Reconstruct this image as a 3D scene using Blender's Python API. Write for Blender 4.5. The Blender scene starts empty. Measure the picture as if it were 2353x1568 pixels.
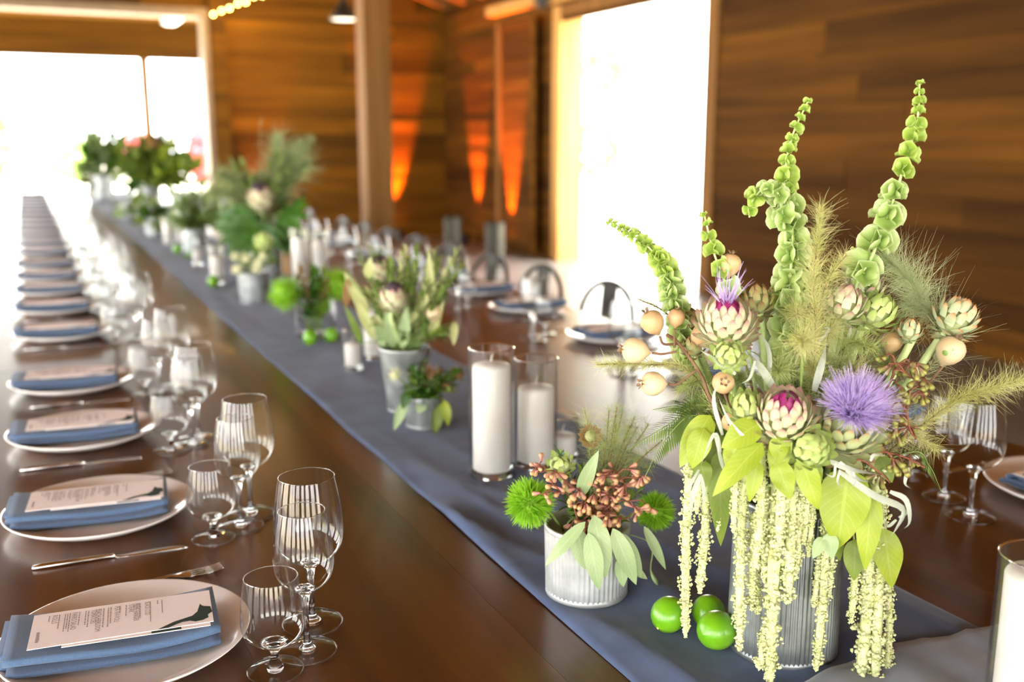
import bpy, math, random
import numpy as np
from mathutils import Vector, Matrix
random.seed(7); rng = np.random.default_rng(7)
S = bpy.context.scene; COL = S.collection
V = Vector; pi = math.pi

# ------------------------------------------------------------------ camera, sky, exposure
FPX = 2353*35/36; CX, CY = 1176.5, 784; CAMH = 1.34
PITCH = math.atan((CY-320)/FPX); YAW = math.atan((CX-50)/FPX*math.cos(PITCH))
cam = bpy.data.cameras.new('camera'); cam.lens = 35; cam.sensor_width = 36; cam.clip_start = .02
cam.dof.use_dof = True; cam.dof.focus_distance = 1.12; cam.dof.aperture_fstop = 3.2
camo = bpy.data.objects.new('camera', cam); COL.objects.link(camo)
camo.location = (0, 0, CAMH); camo.rotation_euler = (pi/2-PITCH, 0, -YAW); S.camera = camo
w = bpy.data.worlds.new('sky'); S.world = w; w.use_nodes = True
bg = w.node_tree.nodes['Background']; bg.inputs[0].default_value = (.98, .98, .97, 1); bg.inputs[1].default_value = 1.0
sun = bpy.data.lights.new('sun', 'SUN'); sun.energy = 2.2; sun.angle = math.radians(3); sun.color = (1, .94, .82)
suno = bpy.data.objects.new('sun', sun); COL.objects.link(suno); suno.rotation_euler = (math.radians(24), math.radians(-16), 0)
S.view_settings.view_transform = 'Standard'; S.view_settings.look = 'None'; S.view_settings.gamma = 1
S.view_settings.use_curve_mapping = False; S.view_settings.exposure = 4.25
S.cycles.use_denoising = True; S.cycles.transparent_max_bounces = 32; S.cycles.max_bounces = 14
S.cycles.transmission_bounces = 12; S.cycles.sample_clamp_indirect = 6; S.cycles.caustics_refractive = False

RT = V((math.cos(YAW), -math.sin(YAW), 0)); FW = V((math.sin(YAW), math.cos(YAW), 0)); UP = V((0, 0, 1))
CAM = V((0, 0, CAMH)); TZ = .76
def ray(px, py):
    F = V((math.sin(YAW)*math.cos(PITCH), math.cos(YAW)*math.cos(PITCH), -math.sin(PITCH)))
    U = V((math.sin(YAW)*math.sin(PITCH), math.cos(YAW)*math.sin(PITCH), math.cos(PITCH)))
    return F + RT*((px-CX)/FPX) - U*((py-CY)/FPX)
def T(px, py, z=TZ):                 # where the sight line meets the level z
    d = ray(px, py); return CAM + d*((z-CAMH)/d.z)
def W(px, py, D):                    # where it meets the upright plane D metres ahead
    d = ray(px, py); return CAM + d*(D/d.dot(FW))

# ------------------------------------------------------------------ materials
def srgb(h):
    h = h.lstrip('#'); o = []
    for i in (0, 2, 4):
        c = int(h[i:i+2], 16)/255; o.append(c/12.92 if c <= .04045 else ((c+.055)/1.055)**2.4)
    return (*o, 1)
def nodes(name):
    m = bpy.data.materials.new(name); m.use_nodes = True
    nt = m.node_tree; return m, nt, nt.nodes['Principled BSDF'], nt.nodes['Material Output']
def colvar(nt, c, c2, scale, stretch=(1, 1, 1), rand=False, detail=4):
    n = nt.nodes; l = nt.links
    tc = n.new('ShaderNodeTexCoord'); mp = n.new('ShaderNodeMapping'); mp.inputs['Scale'].default_value = stretch
    nz = n.new('ShaderNodeTexNoise'); nz.inputs['Scale'].default_value = scale; nz.inputs['Detail'].default_value = detail
    l.new(tc.outputs['Object'], mp.inputs[0]); l.new(mp.outputs[0], nz.inputs['Vector'])
    rp = n.new('ShaderNodeValToRGB'); rp.color_ramp.elements[0].color = c; rp.color_ramp.elements[1].color = c2
    rp.color_ramp.elements[0].position = .3; rp.color_ramp.elements[1].position = .7
    l.new(nz.outputs['Fac'], rp.inputs[0]); out = rp.outputs[0]
    if rand:
        oi = n.new('ShaderNodeObjectInfo'); mr = n.new('ShaderNodeMapRange')
        mr.inputs[3].default_value = rand[0]; mr.inputs[4].default_value = rand[1]
        hs = n.new('ShaderNodeHueSaturation'); l.new(oi.outputs['Random'], mr.inputs[0]); l.new(mr.outputs[0], hs.inputs['Value'])
        l.new(out, hs.inputs['Color']); out = hs.outputs[0]
        if len(rand) > 2:
            sp = n.new('ShaderNodeVectorMath'); sp.operation = 'SCALE'; sp.inputs[0].default_value = (31, 17, 23)
            l.new(oi.outputs['Random'], sp.inputs['Scale']); l.new(sp.outputs[0], mp.inputs['Location'])
    return out, nz
def mat(name, c, c2=None, rough=.5, metal=0, scale=20, stretch=(1, 1, 1), bump=0, rand=False, coat=0, sheen=0, transl=0, spec=.5, bscale=None, detail=4):
    m, nt, b, out = nodes(name); c = srgb(c); c2 = srgb(c2) if c2 else tuple(min(1, x*1.15) for x in c)
    col, nz = colvar(nt, c, c2, scale, stretch, rand, detail)
    nt.links.new(col, b.inputs['Base Color'])
    b.inputs['Roughness'].default_value = rough; b.inputs['Metallic'].default_value = metal
    b.inputs['Coat Weight'].default_value = coat; b.inputs['Sheen Weight'].default_value = sheen
    b.inputs['Specular IOR Level'].default_value = spec
    if bump:
        bp = nt.nodes.new('ShaderNodeBump'); bp.inputs['Strength'].default_value = bump; bp.inputs['Distance'].default_value = .003
        if bscale:
            nz = nt.nodes.new('ShaderNodeTexNoise'); nz.inputs['Scale'].default_value = bscale
        nt.links.new(nz.outputs['Fac'], bp.inputs['Height']); nt.links.new(bp.outputs[0], b.inputs['Normal'])
    if transl:
        tr = nt.nodes.new('ShaderNodeBsdfTranslucent'); nt.links.new(col, tr.inputs[0])
        mx = nt.nodes.new('ShaderNodeMixShader'); mx.inputs[0].default_value = transl
        nt.links.new(b.outputs[0], mx.inputs[1]); nt.links.new(tr.outputs[0], mx.inputs[2]); nt.links.new(mx.outputs[0], out.inputs[0])
    return m
def gradmat(name, stops, axis=1, rough=.5, transl=.25, lo=0, hi=1):      # colour along a piece's own length
    m, nt, b, out = nodes(name); n = nt.nodes; l = nt.links
    tc = n.new('ShaderNodeTexCoord'); sx = n.new('ShaderNodeSeparateXYZ'); l.new(tc.outputs['Object'], sx.inputs[0])
    nz = n.new('ShaderNodeTexNoise'); nz.inputs['Scale'].default_value = 3; l.new(tc.outputs['Object'], nz.inputs['Vector'])
    ad = n.new('ShaderNodeMath'); ad.operation = 'MULTIPLY_ADD'; ad.inputs[1].default_value = .25
    l.new(nz.outputs['Fac'], ad.inputs[0]); l.new(sx.outputs[axis], ad.inputs[2])
    mr = n.new('ShaderNodeMapRange'); mr.inputs[1].default_value = lo+.1; mr.inputs[2].default_value = hi+.1; l.new(ad.outputs[0], mr.inputs[0])
    rp = n.new('ShaderNodeValToRGB'); e = rp.color_ramp.elements
    while len(e) < len(stops): e.new(.5)
    for k, (p, c) in enumerate(stops): e[k].position = p; e[k].color = srgb(c)
    l.new(mr.outputs[0], rp.inputs[0]); l.new(rp.outputs[0], b.inputs['Base Color']); b.inputs['Roughness'].default_value = rough
    tr = n.new('ShaderNodeBsdfTranslucent'); l.new(rp.outputs[0], tr.inputs[0]); mx = n.new('ShaderNodeMixShader'); mx.inputs[0].default_value = transl
    l.new(b.outputs[0], mx.inputs[1]); l.new(tr.outputs[0], mx.inputs[2]); l.new(mx.outputs[0], out.inputs[0])
    return m
def emit(name, c, s):
    m, nt, b, out = nodes(name); b.inputs['Base Color'].default_value = srgb(c)
    b.inputs['Emission Color'].default_value = srgb(c); b.inputs['Emission Strength'].default_value = s; return m
def thin_glass(name, tint=(.97, .98, .97, 1), k=1.0):
    m, nt, b, out = nodes(name); n = nt.nodes; l = nt.links; n.remove(b)
    lw = n.new('ShaderNodeLayerWeight'); lw.inputs[0].default_value = .5
    pw = n.new('ShaderNodeMath'); pw.operation = 'POWER'; pw.inputs[1].default_value = 4; l.new(lw.outputs['Facing'], pw.inputs[0])
    ma = n.new('ShaderNodeMath'); ma.operation = 'MULTIPLY_ADD'; ma.inputs[1].default_value = .9; ma.inputs[2].default_value = .045*k; ma.use_clamp = True
    l.new(pw.outputs[0], ma.inputs[0])
    nz = n.new('ShaderNodeTexNoise'); nz.inputs['Scale'].default_value = 25
    mr = n.new('ShaderNodeMapRange'); mr.inputs[3].default_value = .0; mr.inputs[4].default_value = .03; l.new(nz.outputs['Fac'], mr.inputs[0])
    tr = n.new('ShaderNodeBsdfTransparent'); tr.inputs[0].default_value = tint; gl = n.new('ShaderNodeBsdfGlossy'); l.new(mr.outputs[0], gl.inputs['Roughness'])
    mx = n.new('ShaderNodeMixShader'); l.new(ma.outputs[0], mx.inputs[0]); l.new(tr.outputs[0], mx.inputs[1]); l.new(gl.outputs[0], mx.inputs[2])
    l.new(mx.outputs[0], out.inputs[0]); return m
def solid_glass(name):
    m, nt, b, out = nodes(name); b.inputs['Transmission Weight'].default_value = 1; b.inputs['IOR'].default_value = 1.5
    nz = nt.nodes.new('ShaderNodeTexNoise'); nz.inputs['Scale'].default_value = 30
    mr = nt.nodes.new('ShaderNodeMapRange'); mr.inputs[3].default_value = 0; mr.inputs[4].default_value = .04
    nt.links.new(nz.outputs['Fac'], mr.inputs[0]); nt.links.new(mr.outputs[0], b.inputs['Roughness']); return m

PLANK = mat('barn_plank', '5a3a1e', '8a5c30', .75, scale=3, stretch=(1, 1, 1), bump=.25, rand=(.45, 1.35, 1), detail=6)
def woodmat(name, c, c2, rough, axis, rand=False, coat=0, scale=6):
    st = [14, 14, 14]; st[axis] = .9
    return mat(name, c, c2, rough, scale=scale, stretch=tuple(st), bump=.12, rand=rand, coat=coat, detail=7, spec=.5 if rough < .5 else .12)
PLANK_Y = woodmat('barn_plank_wood', '432707', '66400d', .8, 1, (.6, 1.2, 1), scale=.6)
PLANK_X = woodmat('barn_plank_far_wood', '523508', '7e530e', .75, 0, (.5, 1.25, 1), scale=.6)
POST = woodmat('post_timber', '6f4d26', '8a6335', .7, 2, scale=1)
JAMB = woodmat('jamb_timber', 'b08248', 'c99c5e', .7, 2, scale=1)
TABLE = woodmat('dark_stained_table_wood', '331a08', '683c15', .3, 1, (.85, 1.15, 1), coat=.08, scale=1.1)
FRAME = mat('pale_window_frame', '7d6a52', '8e7a60', .6, scale=8)
FLOOR = mat('polished_concrete', '6d6862', '8b857c', .35, scale=1.2, bump=.05)
GROUND = mat('pale_gravel', 'cfc6b2', 'e0d8c6', .95, scale=3)
CEIL = woodmat('roof_boards', '5c3a1a', '7c5228', .8, 1, (.7, 1.2, 1), scale=.6)
WHITE_PAINT = mat('white_painted_timber', 'd9d8d2', 'e6e5df', .6, scale=6)
BLACK = mat('matte_black_metal', '141414', '1d1d1d', .5, scale=30)
STEEL = mat('brushed_dark_steel', '37352e', '4d4a41', .45, .8, scale=40)
SILVER = mat('polished_cutlery_steel', 'd6d4d0', 'e2e0dc', .12, 1, scale=30)
ZINC = mat('galvanised_zinc', '747978', 'a9aeac', .42, .75, scale=26, bump=.1, detail=6)
ZINC2 = mat('whitewashed_zinc', 'a2a6a4', 'cfd2d0', .45, .45, scale=30, bump=.1, detail=6)
CERAMIC = mat('glazed_white_ceramic', 'f3efe9', 'f7f4ef', .16, coat=.3, scale=10)
NAPKIN = mat('dusty_blue_linen', '475f80', '566f8e', .9, scale=900, bump=.15, sheen=.2, detail=2)
RUNNER = mat('slate_blue_linen_runner', '3c4d6e', '506284', .9, scale=14, bump=.12, sheen=.12, bscale=800)
RUNNER2 = mat('grey_blue_linen_runner', '666c78', '7d838f', .9, scale=14, bump=.12, sheen=.3, bscale=800)
PAPER = mat('blush_card_stock', 'f8efec', 'fbf4f1', .8, scale=60)
INK = mat('grey_brown_ink', '8b8078', '978c84', .9, scale=60)
INKGREEN = mat('dark_green_print', '12251c', '1f3a2c', .8, scale=60)
WAX = mat('white_wax', 'ddd6d1', 'e8e2dd', .45, scale=15, transl=.15)
WICK = mat('charred_wick', 'd8d2c8', 'e5dfd5', .9, scale=50)
GLASS = thin_glass('thin_clear_glass'); SGLASS = solid_glass('solid_clear_glass')

# ------------------------------------------------------------------ mesh helpers
class MB:
    def __init__(s): s.v = []; s.f = []
    def add(s, v, f):
        n = len(s.v); s.v += [tuple(p) for p in v]; s.f += [tuple(i+n for i in q) for q in f]; return s
    def box(s, lo, hi, rot=None, at=(0, 0, 0)):
        c = [V((x, y, z)) for z in (lo[2], hi[2]) for y in (lo[1], hi[1]) for x in (lo[0], hi[0])]
        if rot is not None: c = [rot @ p for p in c]
        return s.add([p+V(at) for p in c], [(0, 2, 3, 1), (4, 5, 7, 6), (0, 1, 5, 4), (2, 6, 7, 3), (0, 4, 6, 2), (1, 3, 7, 5)])
    def lathe(s, prof, n=24, M=None, ribs=0, amp=0, rib_z=(0, 9)):
        v = []; f = []; k = len(prof)
        for i in range(n):
            a = 2*pi*i/n
            for r, z in prof:
                rr = r*(1+amp*(.5+.5*math.cos(a*ribs))) if ribs and rib_z[0] <= z <= rib_z[1] else r
                p = V((rr*math.cos(a), rr*math.sin(a), z)); v.append(M @ p if M else p)
        for i in range(n):
            j = (i+1) % n
            for q in range(k-1): f.append((i*k+q, j*k+q, j*k+q+1, i*k+q+1))
        return s.add(v, f)
    def tube(s, pts, rad, n=6, cap=True):
        pts = [V(p) for p in pts]; rad = rad if hasattr(rad, '__len__') else [rad]*len(pts); v = []; f = []
        side = None
        for i, p in enumerate(pts):
            t = (pts[min(i+1, len(pts)-1)]-pts[max(i-1, 0)]); t = t.normalized() if t.length > 1e-9 else V((0, 0, 1))
            if side is None: side = t.orthogonal().normalized()
            side = side-t*side.dot(t); side = side.normalized() if side.length > 1e-6 else t.orthogonal().normalized(); b = t.cross(side)
            for k in range(n):
                a = 2*pi*k/n; v.append(p+(side*math.cos(a)+b*math.sin(a))*rad[i])
        for i in range(len(pts)-1):
            for k in range(n): f.append((i*n+k, i*n+(k+1) % n, (i+1)*n+(k+1) % n, (i+1)*n+k))
        if cap: f.append(tuple(range(n))[::-1]); f.append(tuple((len(pts)-1)*n+k for k in range(n)))
        return s.add(v, f)
    def leaf(s, base, tip, width, up, sag=0., fold=.25, n=8, shape=.9, wave=0, twist=0):
        base = V(base); tip = V(tip); ax = tip-base; L = ax.length; t = ax.normalized(); up = V(up); up = (up-t*up.dot(t)).normalized(); sd = t.cross(up)
        v = []; f = []
        for i in range(n+1):
            u = i/n; hw = width/2*(math.sin(pi*min(1, .04+.96*u)**shape)**.85 if 0 < u < 1 else (.06 if u == 0 else .01))
            c = base+ax*u+up*(sag*L*4*u*(1-u)); ca, sa = math.cos(twist*u), math.sin(twist*u); s2 = sd*ca+up*sa; u2 = up*ca-sd*sa
            for q in (-1, -.5, 0, .5, 1):
                v.append(c+s2*(hw*q)+u2*(abs(q)*fold*hw+wave*hw*math.sin(9*u+q*2)))
        for i in range(n):
            for q in range(4): f.append((i*5+q, i*5+q+1, i*5+6+q, i*5+5+q))
        return s.add(v, f)
    def blob(s, c, r, n=8, m=5, sc=(1, 1, 1), M=None):
        v = []; f = []; c = V(c)
        for j in range(m+1):
            ph = pi*j/m
            for i in range(n):
                a = 2*pi*i/n; p = V((sc[0]*math.sin(ph)*math.cos(a), sc[1]*math.sin(ph)*math.sin(a), sc[2]*math.cos(ph)))*r
                v.append(c+(M @ p if M else p))
        for j in range(m):
            for i in range(n): f.append((j*n+i, (j+1)*n+i, (j+1)*n+(i+1) % n, j*n+(i+1) % n))
        return s.add(v, f)
    def mesh(s, name, mt, smooth=True, org=(0, 0, 0)):
        me = bpy.data.meshes.new(name); o = V(org)
        me.from_pydata([V(p)-o for p in s.v] if o.length > 0 else s.v, [], s.f)
        if smooth: me.polygons.foreach_set('use_smooth', [True]*len(me.polygons))
        me.materials.append(mt); me.update(); return me
    def build(s, name, mt, parent=None, smooth=True, org=None, **k):
        if org is None: org = parent.location if parent is not None else (0, 0, 0)
        return link(name, s.mesh(name, mt, smooth, org), parent, loc=(org if parent is None else (0, 0, 0)), **k)
def link(name, me, parent=None, loc=(0, 0, 0), M=None, **k):
    o = bpy.data.objects.new(name, me); COL.objects.link(o); o.location = loc
    if M is not None: o.matrix_basis = M
    if parent is not None: o.parent = parent
    for a, b in k.items():
        if b is not None: o[a] = b
    return o
def tag(o, label, cat, group=None, kind=None):
    if label: o['label'] = label
    if cat: o['category'] = cat
    if group: o['group'] = group
    if kind: o['kind'] = kind
    return o
def thing(name, label, cat, loc=(0, 0, 0), group=None):
    o = bpy.data.objects.new(name, None); o.empty_display_size = .02; COL.objects.link(o); o.location = loc; return tag(o, label, cat, group)
def copy_tree(o, parent=None):
    c = o.copy(); COL.objects.link(c); c.parent = parent
    for ch in list(o.children): copy_tree(ch, c)
    return c
def put(proto, loc, rz=0, label=None, group=None, used=set()):
    o = copy_tree(proto) if proto.name in used else proto; used.add(proto.name)
    o.location = loc; o.rotation_euler = (0, 0, rz)
    if label: o['label'] = label
    if group: o['group'] = group
    return o
def npmesh(name, v, f, mt, org=(0, 0, 0), smooth=True):
    me = bpy.data.meshes.new(name); v = np.asarray(v, dtype=np.float32)-np.array(org, dtype=np.float32); f = np.asarray(f, dtype=np.int32)
    me.vertices.add(len(v)); me.vertices.foreach_set('co', v.ravel()); k = f.shape[1]
    me.loops.add(f.size); me.loops.foreach_set('vertex_index', f.ravel()); me.polygons.add(len(f))
    me.polygons.foreach_set('loop_start', np.arange(0, f.size, k, dtype=np.int32)); me.polygons.foreach_set('loop_total', np.full(len(f), k, dtype=np.int32))
    me.update(calc_edges=True); me.validate()
    if smooth: me.polygons.foreach_set('use_smooth', [True]*len(me.polygons))
    me.materials.append(mt); return me
def curve(pts, n=24):                # smooth path through points
    P = [V(p) for p in pts]; P = [P[0]*2-P[1]]+P+[P[-1]*2-P[-2]]; out = []
    seg = len(P)-3
    for i in range(n+1):
        u = i/n*seg; k = min(int(u), seg-1); t = u-k; a, b, c, d = P[k:k+4]
        out.append(.5*((2*b)+(c-a)*t+(2*a-5*b+4*c-d)*t*t+(3*b-a-3*c+d)*t**3))
    return out

# ------------------------------------------------------------------ the barn
XR, YF = 5.3, 13.1
def struct(mb, name, mt, smooth=False, parent=None): return mb.build(name, mt, parent, smooth, kind='structure')
def roofz(x): return 3.05+.32*(XR-x) if x >= 0 else 3.05+.32*(XR+x)
struct(MB().box((-6, -6, -.1), (XR+.25, YF+.3, 0)), 'floor', FLOOR)
struct(MB().box((-40, -30, -.2), (60, 60, -.11)), 'ground_outside', GROUND)
wr = struct(MB().box((XR+.03, -6, 0), (XR+.22, 7.0, 3.24)).box((XR+.03, 9.93, 0), (XR+.22, YF, 3.24)).box((XR+.03, 7.0, 2.74), (XR+.22, 9.93, 3.24)), 'wall_right', PLANK_Y)
wf = struct(MB().box((2.36, YF+.03, 0), (XR+.22, YF+.2, 3.05)).box((-6, YF+.03, 2.9), (2.36, YF+.2, 3.05)).add(
    [(-6, YF+.05, 2.92), (XR+.2, YF+.05, 2.92), (XR+.2, YF+.05, 3.2), (0, YF+.05, 4.92), (-6, YF+.2, 2.92), (XR+.2, YF+.2, 2.92), (XR+.2, YF+.2, 3.2), (0, YF+.2, 4.92)], [(0, 1, 2, 3), (7, 6, 5, 4)]), 'wall_far', PLANK_X)
def boards(parent, fixed, axis, rows, mt, seed):
    random.seed(seed); cache = {}
    for z0, z1, spans in rows:
        for a, b in spans:
            cuts = [a]; p = a+random.uniform(1.5, 4.0)
            while p < b-.6: cuts.append(p); p += random.uniform(3.2, 4.8)
            cuts.append(b)
            for c, d in zip(cuts, cuts[1:]):
                t = random.uniform(.018, .032); L = d-c-.006; hh = z1-z0-.008
                key = (round(L, 1), round(t, 3))
                lo, hi = ((-t, -L/2, 0), (0, L/2, hh)) if axis == 1 else ((-L/2, -t, 0), (L/2, 0, hh))
                me = MB().box(lo, hi).mesh('plank', mt, False)
                link('plank', me, parent, ((fixed+.03, (c+d)/2, z0) if axis == 1 else ((c+d)/2, fixed+.03, z0)))
rows = []; z = .0
hs = [.2, .17, .22, .19, .2, .23, .18, .2]
i = 0
while z < 3.0:
    z1 = min(z+hs[i % 8], 3.05); i += 1
    rows.append((z, z1, [(2.2, 7.1), (9.85, YF)] if z1 < 2.75 else [(2.2, YF)])); z = z1
boards(wr, XR, 1, rows, PLANK_Y, 3)
rows = []; z = 0; i = 2
while z < 4.4:
    z1 = z+hs[i % 8]; i += 1
    xr = XR if z1 < 3.05 else max(.3, XR-(z1-3.05)/.32)
    rows.append((z, z1, [(2.36 if z1 < 2.9 else -xr, xr)])); z = z1
boards(wf, YF, 0, rows, PLANK_X, 5)
# sliding door half parked over the wall, its track, the door frame
d1 = tag(thing('door_1', None, None, (XR-.06, 10.66, .04)), None, None, kind='structure')
random.seed(12)
for k in range(13):
    MB().box((XR-.1, 10.2, .06+k*.2), (XR-.065, 11.12, .06+k*.2+.193)).build('plank', PLANK_Y, d1, False)
MB().box((XR-.13, 11.06, .04), (XR-.1, 11.16, 2.68)).build('stile', POST, d1, False)
MB().box((XR-.13, 10.16, .04), (XR-.1, 10.24, 2.68)).build('stile', PLANK_Y, d1, False)
MB().box((XR-.13, 10.24, 2.58), (XR-.1, 11.06, 2.68)).build('rail', PLANK_Y, d1, False)
t1 = tag(thing('trim_1', None, None, (XR, 8.5, 0)), None, None, kind='structure')
MB().box((XR-.02, 9.76, 0), (XR+.28, 9.93, 2.74)).build('jamb', JAMB, t1, False)
MB().box((XR-.02, 7.02, 0), (XR+.28, 7.17, 2.74)).build('jamb', POST, t1, False)
MB().box((XR-.02, 7.17, 2.62), (XR+.28, 9.76, 2.74)).build('header', POST, t1, False)
tr = thing('door_track', 'tan boxed track of the sliding barn door with dark steel bracket', 'track', (XR-.12, 10.4, 2.76))
MB().box((XR-.24, 9.3, 2.76), (XR-.0, 11.2, 2.86)).build('track_box', JAMB, tr, False)
MB().box((XR-.34, 9.55, 2.74), (XR-.24, 9.75, 2.95)).tube([(XR-.29, 9.65, 2.8), (XR-.29, 9.65, 2.68)], .05, 10).build('bracket', BLACK, tr, False)
# far window opening: frame, side post, porch beyond
w1 = tag(thing('window_1', None, None, (0, YF, 0)), None, None, kind='structure')
MB().box((-6, YF-.06, 2.8), (2.18, YF+.25, 2.9)).build('window_frame', FRAME, w1, False)
MB().box((2.1, YF-.06, 0), (2.18, YF+.25, 2.8)).build('window_frame', FRAME, w1, False)
MB().box((2.18, YF-.1, 0), (2.37, YF+.05, 3.9)).build('side_post', PLANK_X, w1, False)
po = tag(thing('porch_roof', None, None, (0, 16, 2.5)), None, None, kind='structure')
for k in range(4): MB().box((-9, 13.4+k*.7, 3.02), (6, 14.07+k*.7, 3.06)).build('soffit_board', PLANK_X, po, False)
MB().box((-9, 16.0, 2.50), (6, 16.18, 2.78)).build('beam', PLANK_X, po, False)
MB().box((-9, 16.02, 2.78), (6, 16.16, 3.06)).build('beam', PLANK_X, po, False)
MB().box((1.66, 16.02, 0), (1.78, 16.16, 2.5)).build('porch_post', POST, po, False)
ln = thing('porch_lamp', 'white strip lamp under the porch roof beyond the far window', 'lamp', (1.95, 14.9, 2.9))
MB().box((1.9, 14.4, 2.92), (2.1, 15.2, 3.0)).build('housing', WHITE_PAINT, ln, False)
MB().box((1.93, 14.45, 2.90), (2.07, 15.15, 2.92)).build('diffuser', emit('strip_lamp_light', 'fff6e6', .25), ln, False)
# roof: boards and rafters
rf = tag(thing('ceiling', None, None, (0, 4, 3.05)), None, None, kind='structure')
def slope(x0, x1, y0, y1, t0, t1):
    return MB().add([(x, y, roofz(x)+t) for t in (t0, t1) for y in (y0, y1) for x in (x0, x1)],
        [(0, 2, 3, 1), (4, 5, 7, 6), (0, 1, 5, 4), (2, 6, 7, 3), (0, 4, 6, 2), (1, 3, 7, 5)])
slope(0, XR+.4, -6, YF+.25, .16, .2).build('roof_slope', CEIL, rf, False); slope(-6.2, 0, -6, YF+.25, .16, .2).build('roof_slope', CEIL, rf, False)
y = -5.6
while y < YF-.1:
    slope(0, XR+.03, y, y+.09, 0, .16).build('rafter', POST, rf, False)
    if y > 6: slope(-5.5, 0, y, y+.09, 0, .16).build('rafter', POST, rf, False)
    y += .62
# open left side: header beam and posts (daylight comes in between them)
wl = tag(thing('wall_left', None, None, (-5.4, 4, 0)), None, None, kind='structure')
MB().box((-5.5, -6, 2.75), (-5.3, YF, 3.05)).build('beam', POST, wl, False)
for y0, y1 in ((-6, -5.2), (-2.9, -2.2), (.1, .9), (3.2, 4.0), (6.3, 7.1), (9.4, 10.2), (12.4, YF)):
    MB().box((-5.5, y0, 0), (-5.3, y1, 2.75)).build('wall_pier', PLANK_Y, wl, False)
for y in (-4.0, -1.1, 2.05, 5.15, 8.25, 11.3): MB().box((-5.45, y-.05, 0), (-5.35, y+.05, 2.75)).build('mullion', POST, wl, False)
# wall behind the camera with three tall openings
wb = tag(thing('wall_back', None, None, (0, -6, 0)), None, None, kind='structure')
MB().box((-5.5, -6.1, 2.75), (5.5, -5.9, 4.7)).build('gable', PLANK_X, wb, False)
for x0, x1 in ((-5.5, -4.7), (-3.1, -2.2), (-.6, .3), (1.9, 2.8), (4.4, 5.5)): MB().box((x0, -6.1, 0), (x1, -5.9, 2.75)).build('wall_pier', PLANK_X, wb, False)
# free-standing roof post
pc = W(862, 300, 1); k = 7.7/(V((pc.x, pc.y, 0)).dot(FW)); px_, py_ = pc.x*k, pc.y*k
rp = thing('timber_post', 'square timber roof post standing behind the row of metal chairs', 'post', (px_, py_, 0))
MB().box((px_-.1, py_-.1, 0), (px_+.1, py_+.1, roofz(px_))).build('shaft', POST, rp, False)
MB().box((px_-.115, py_-.115, 0), (px_+.115, py_+.115, .12)).build('foot_plate', BLACK, rp, False)
# uplights
AMBER = (1, .2, .004)
for x, y, nx, ny, lb in ((4.52, YF-.2, 0, 1, 'black uplight glowing orange on the far plank wall near the timber post'),
                         (2.75, YF-.2, 0, 1, 'black uplight glowing orange on the far wall by the window'),
                         (XR-.2, 12.0, 1, 0, 'black uplight throwing orange light into the corner of the plank walls'),
                         (XR-.27, 10.78, 1, 0, 'black uplight throwing orange light up the parked sliding door')):
    u = thing('uplight', lb, 'uplight', (x, y, 0), 'orange uplights on the floor')
    MB().lathe([(.0, 0), (.06, 0), (.06, .13), (.055, .13), (.055, .1), (0, .1)], 16, Matrix.Translation((x, y, 0))).build('housing', BLACK, u)
    MB().lathe([(.0, .105), (.05, .105), (.05, .112), (0, .112)], 16, Matrix.Translation((x, y, 0))).build('lens', emit('amber_lens', 'ff8a1e', 3), u)
    L = bpy.data.lights.new('uplight_beam', 'SPOT'); L.energy = 22 if 'by the window' in lb else 130; L.color = AMBER; L.spot_size = math.radians(34); L.spot_blend = .6; L.shadow_soft_size = .03
    lo = bpy.data.objects.new('uplight_beam', L); COL.objects.link(lo); lo.parent = u; lo.location = (0, 0, .14)
    lo.rotation_euler = V((nx*.17, ny*.17, 1)).to_track_quat('-Z', 'Y').to_euler()
# grey cylinders
for x, y, lb in ((4.4, 10.7, 'dark grey corrugated metal cylinder on the floor near the wall corner'), (4.5, 9.75, 'lighter grey corrugated metal cylinder on the floor beside the sliding door')):
    c = thing('metal_planter', lb, 'planter', (x, y, 0), 'grey metal cylinders by the wall')
    MB().lathe([(0, 0), (.1, 0), (.1, .02), (.1, .44), (.104, .45), (.092, .45), (.09, .3), (0, .3)], 64, Matrix.Translation((x, y, 0)), ribs=16, amp=.06, rib_z=(.02, .44)).build('body', STEEL, c)
    MB().lathe([(.104, .43), (.11, .435), (.11, .455), (.104, .46)], 48, Matrix.Translation((x, y, 0))).build('rim', STEEL, c)
# string lights along a rafter
sl = thing('string_lights', 'string of round glowing bulbs strung along a rafter by the far wall', 'string lights', (2.3, 12.6, 2.8))
a = onb = W(490, 33, 12.0); b = W(640, -28, 12.0)
wp = [a.lerp(b, k/10)+UP*(.012*math.sin(k*2)) for k in range(11)]
MB().tube([p+UP*.03 for p in wp], .004, 5).build('wire', BLACK, sl)
BULB = emit('warm_bulb_light', 'ffc85a', 4)
for k in range(9): MB().blob(a.lerp(b, k/8)+UP*(.02*math.sin(k*3)), .013, 10, 7, (1, 1, 1.2)).build('bulb', BULB, sl)
for k in (2, 5):
    L = bpy.data.lights.new('bulb_glow', 'POINT'); L.energy = 1.6; L.color = (1, .62, .22); L.shadow_soft_size = .05
    lo = bpy.data.objects.new('bulb_glow', L); COL.objects.link(lo); lo.parent = sl; lo.location = a.lerp(b, k/8)-UP*.06-V(sl.location)
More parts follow.
